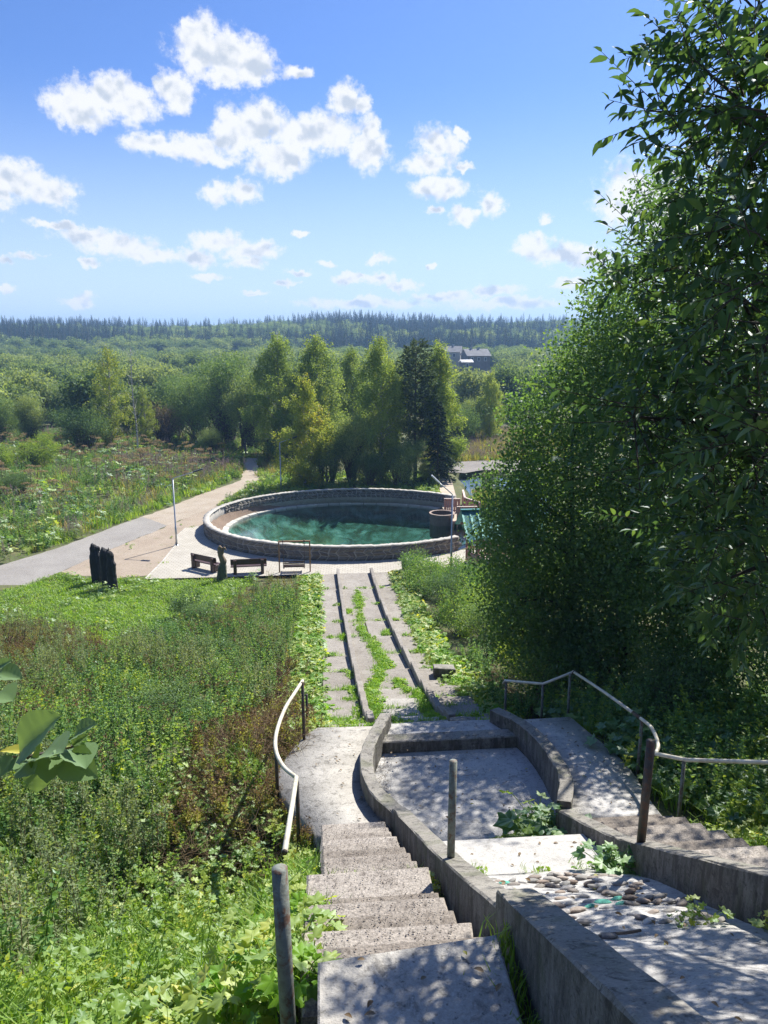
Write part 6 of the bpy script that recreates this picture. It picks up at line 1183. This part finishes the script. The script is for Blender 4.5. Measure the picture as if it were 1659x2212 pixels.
BLOBC = [(7.5, 12.5, 9, 2.2), (8.5, 10, 10.5, 2.4), (7.4, 9.5, 8.6, 1.6), (8.2, 15.5, 9, 2.3), (7.8, 18.5, 8.5, 2.2), (6.6, 20.5, 7.5, 1.8), (7.2, 16.5, 12.5, 2.2), (8, 12.5, 13, 2.3), (6.2, 18.6, 10.5, 1.7), (6.0, 22.5, 5.5, 1.5), (8.5, 22, 6, 2), (7.2, 9, 12.5, 1.7), (7.3, 25.5, 4.6, 1.6), (9.2, 27, 4.4, 1.8)]
blob_tree('alder_tree', 'darker tree behind the broad round-leaved tree, trunk in shade', [[(8.0, 12.5, 5.5), (8.0, 12.4, 9), (8, 12.4, 13)], [(7.6, 17.5, 4.0), (7.4, 17.4, 8), (7.2, 17, 12)], [(7.2, 22.5, 2.6), (7.2, 22.5, 6)]], BLOBC, LEAFB, BARKD, 'clump', 70, .11, 203, .1)

# near twig with broad leaves hanging into the view
tw = thing('leafy_twig', 'near twig with broad green leaves reaching in from the edge', 'twig', (-2.9, 1.1, 12.0))
tubeo('stem', smoothpath([(-2.658, 1.115, 12.152), (-2.641, 1.121, 12.184), (-2.633, 1.125, 12.206)], 3), .003, BARK, tw, 6)
tubeo('stem', smoothpath([(-2.687, 1.146, 12.049), (-2.641, 1.142, 12.052), (-2.607, 1.14, 12.054), (-2.557, 1.137, 12.064), (-2.531, 1.137, 12.072)], 4), .0035, BARK, tw, 6)
TWIG = [((-2.617, 1.133, 12.067), (-2.547, 1.103, 12.144), (0.3, -0.7, 0.6), 1.15, 0.25), ((-2.602, 1.15, 12.055), (-2.648, 1.137, 12.071), (0, -0.4, 0.8), 0.7, 0.97), ((-2.585, 1.129, 12.061), (-2.534, 1.072, 12.104), (0.5, -0.8, 0.3), 1.5, 0.35), ((-2.597, 1.12, 12.063), (-2.577, 1.068, 12.07), (-0.4, -0.9, 0.3), 1.6, 0.3), ((-2.585, 1.128, 12.057), (-2.595, 1.116, 12.003), (0.2, -0.9, -0.1), 1.3, 0.45), ((-2.605, 1.129, 12.055), (-2.625, 1.1, 12.056), (-0.2, -0.8, 0.4), 1.1, 0.1), ((-2.575, 1.128, 12.06), (-2.558, 1.073, 12.052), (0.4, -0.9, 0.2), 1.5, 0.25), ((-2.63, 1.133, 12.061), (-2.648, 1.108, 12.037), (-0.2, -0.9, 0.4), 1.2, 0.45), ((-2.534, 1.13, 12.088), (-2.492, 1.105, 12.127), (0.1, -0.6, 0.8), 1.1, 0.4), ((-2.536, 1.128, 12.078), (-2.511, 1.13, 12.094), (0.1, -0.8, 0.5), 0.9, 0.6), ((-2.529, 1.128, 12.078), (-2.511, 1.116, 12.08), (0, -0.5, 0.8), 0.8, 0.98), ((-2.54, 1.137, 12.071), (-2.566, 1.13, 12.074), (0, -0.5, 0.8), 0.6, 0.9), ((-2.539, 1.127, 12.071), (-2.497, 1.063, 12.081), (0.5, -0.8, 0.3), 1.3, 0.3), ((-2.543, 1.115, 12.062), (-2.486, 1.068, 12.058), (-0.1, -0.9, 0.4), 1.2, 0.45), ((-2.537, 1.135, 12.061), (-2.499, 1.116, 12.039), (0.3, -0.8, 0.4), 1.0, 0.35), ((-2.63, 1.115, 12.207), (-2.583, 1.082, 12.216), (0, -0.6, 0.8), 1.0, 0.35), ((-2.632, 1.108, 12.176), (-2.596, 1.076, 12.185), (0.1, -0.6, 0.7), 1.7, 0.4), ((-2.628, 1.117, 12.217), (-2.605, 1.108, 12.232), (-0.3, -0.8, 0.4), 1.0, 0.45)]
BLV = []
nu, nv = 17, 7
for i in range(nu):
    u = i / (nu - 1); w = .3 * max(0, math.sin(math.pi * u ** .85)) ** .7 * (1.15 - .45 * u)
    for j in range(nv):
        v = (j / (nv - 1) - .5) * 2; BLV.append((u, v * w, .5 * abs(v) * w - .1 * u * u + .016 * math.sin(u * 38 + abs(v) * 3) * abs(v) + .01 * math.sin(u * 9)))
BLF = [(i * nv + j, i * nv + j + 1, (i + 1) * nv + j + 1, (i + 1) * nv + j) for i in range(nu - 1) for j in range(nv - 1)]
BLV = np.array(BLV); BLF = np.array(BLF)
for (P0, Pt, nr, wd, tn) in TWIG:
    P0 = np.array(P0); d = np.array(Pt) - P0; L = float(np.linalg.norm(d)); V, F, t = place_leaf(BLV, BLF, P0[None], d[None], np.array((nr[0], nr[1] * .8, nr[2] + .4))[None], L, L * wd * 1.1, rng)
    o = link('leaf', mesh_np('leaf', V, BLF, LEAFBIG, np.full(len(BLF), tn), smooth=True), tw)

# ---------------------------------------------------------------- far woods
def low_round(seed, mat=FORL, n=4200):
    g = np.random.default_rng(seed); s = Seg(); cs = rdir(30, g) * g.uniform(.3, 1, (30, 1)) * np.array([2.2, 2.2, 2.0]) + np.array([0, 0, 3.2]); c = cs[g.integers(0, 30, n)]
    P = c + np.clip(g.normal(size=(n, 3)), -1.8, 1.8) * .5; V, F, t = leaf2(P, .3, .2, None, .7, g=g); s.add(V, F, mat, t); V, F = tube([(0, 0, -1), (0, 0, 3)], .12, 4); s.add(V, F, BARK); return proto('far_broadleaf', s)
def low_spruce(seed, H=15, mat=SPRUCEL):
    g = np.random.default_rng(seed); s = Seg(); V, F = tube([(0, 0, -1), (0, 0, H)], [.2, .02], 4); s.add(V, F, BARK); n = 1100; h = np.concatenate([g.uniform(.06, 1, n - 120) ** 1.15, g.uniform(.8, 1, 120)]); a = g.uniform(0, 6.28, n); lay = 1 + .25 * np.sin(h * 60); r_ = (1 - h) * 2.7 * lay * g.uniform(.3, 1, n) ** .5 + .05
    P = np.stack([r_ * np.cos(a), r_ * np.sin(a), h * H], 1); V, F, t = leaf2(P, 1.0 * (1.12 - h), .42 * (1.12 - h) + .04, np.stack([np.cos(a), np.sin(a), np.full(n, -.5)], 1), .5, .5, g=g); s.add(V, F, mat, t); return proto('far_spruce', s)
FB = [low_round(301), low_round(302), low_round(303, WILLOWL)]; FS = [low_spruce(311), low_spruce(312, 17)]
x, y = rng.uniform(-330, 330, 9000), 100 + 330 * rng.uniform(0, 1, 9000) ** .8; k = (np.abs(x - 5) < 25 + y * .62) & ((x < -14) | (y > 118) | ((x > -6) & (x < 12) & (y > 92))) & (rng.uniform(0, 1, 9000) < .4)
corr = (np.abs((x + 2.15) / y - .197) < .05) & (y > 130) & (y < 300)
scatter('low_scrub', FB, x[k & corr], y[k & corr], 'low scrub in front of the distant houses', 'scrub', .4, .75, tilt=.05, sink=.4); k &= ~corr
k &= ~((x > 12) & (x < 40) & (y < 122)) & ~((x > 38) & (x < 72) & (y > 240) & (y < 300))
scatter('willow_scrub', FB, x[k], y[k], 'sea of grey-green willow scrub filling the valley', 'scrub', .85, 1.9, tilt=.05, w=(3, 3, 3), sink=.5)
x, y = rng.uniform(-520, 520, 8200), rng.uniform(430, 800, 8200); mixf = (np.sin(x * .021) + np.sin(y * .03 + x * .013) + rng.normal(size=8200) * .8)
k = mixf > -.35; scatter('spruce_ridge', FS, x[k], y[k], 'dark blue spruce forest along the ridge', 'forest', .75, 1.2, tilt=.02)
scatter('ridge_broadleaf', FB, x[~k], y[~k], 'lighter broadleaf trees mixed into the ridge forest', 'forest', 1.7, 2.6, tilt=.03, sink=1)

# ---------------------------------------------------------------- air
bm = bmesh.new(); box_bm(bm, -1480, 1480, -58, 2560, -8, 60)
m = bpy.data.materials.new('haze_air'); m.use_nodes = True; t = m.node_tree; t.nodes.clear(); o_ = t.nodes.new('ShaderNodeOutputMaterial'); pvn = t.nodes.new('ShaderNodeVolumePrincipled')
pvn.inputs['Color'].default_value = (.34, .58, 1, 1); pvn.inputs['Density'].default_value = .0004; pvn.inputs['Anisotropy'].default_value = .2; t.links.new(pvn.outputs[0], o_.inputs['Volume'])
hz = link('haze', bm_mesh('haze', bm, m)); tagp(hz, 'thin blue haze hanging over the whole valley', 'haze', kind='stuff')
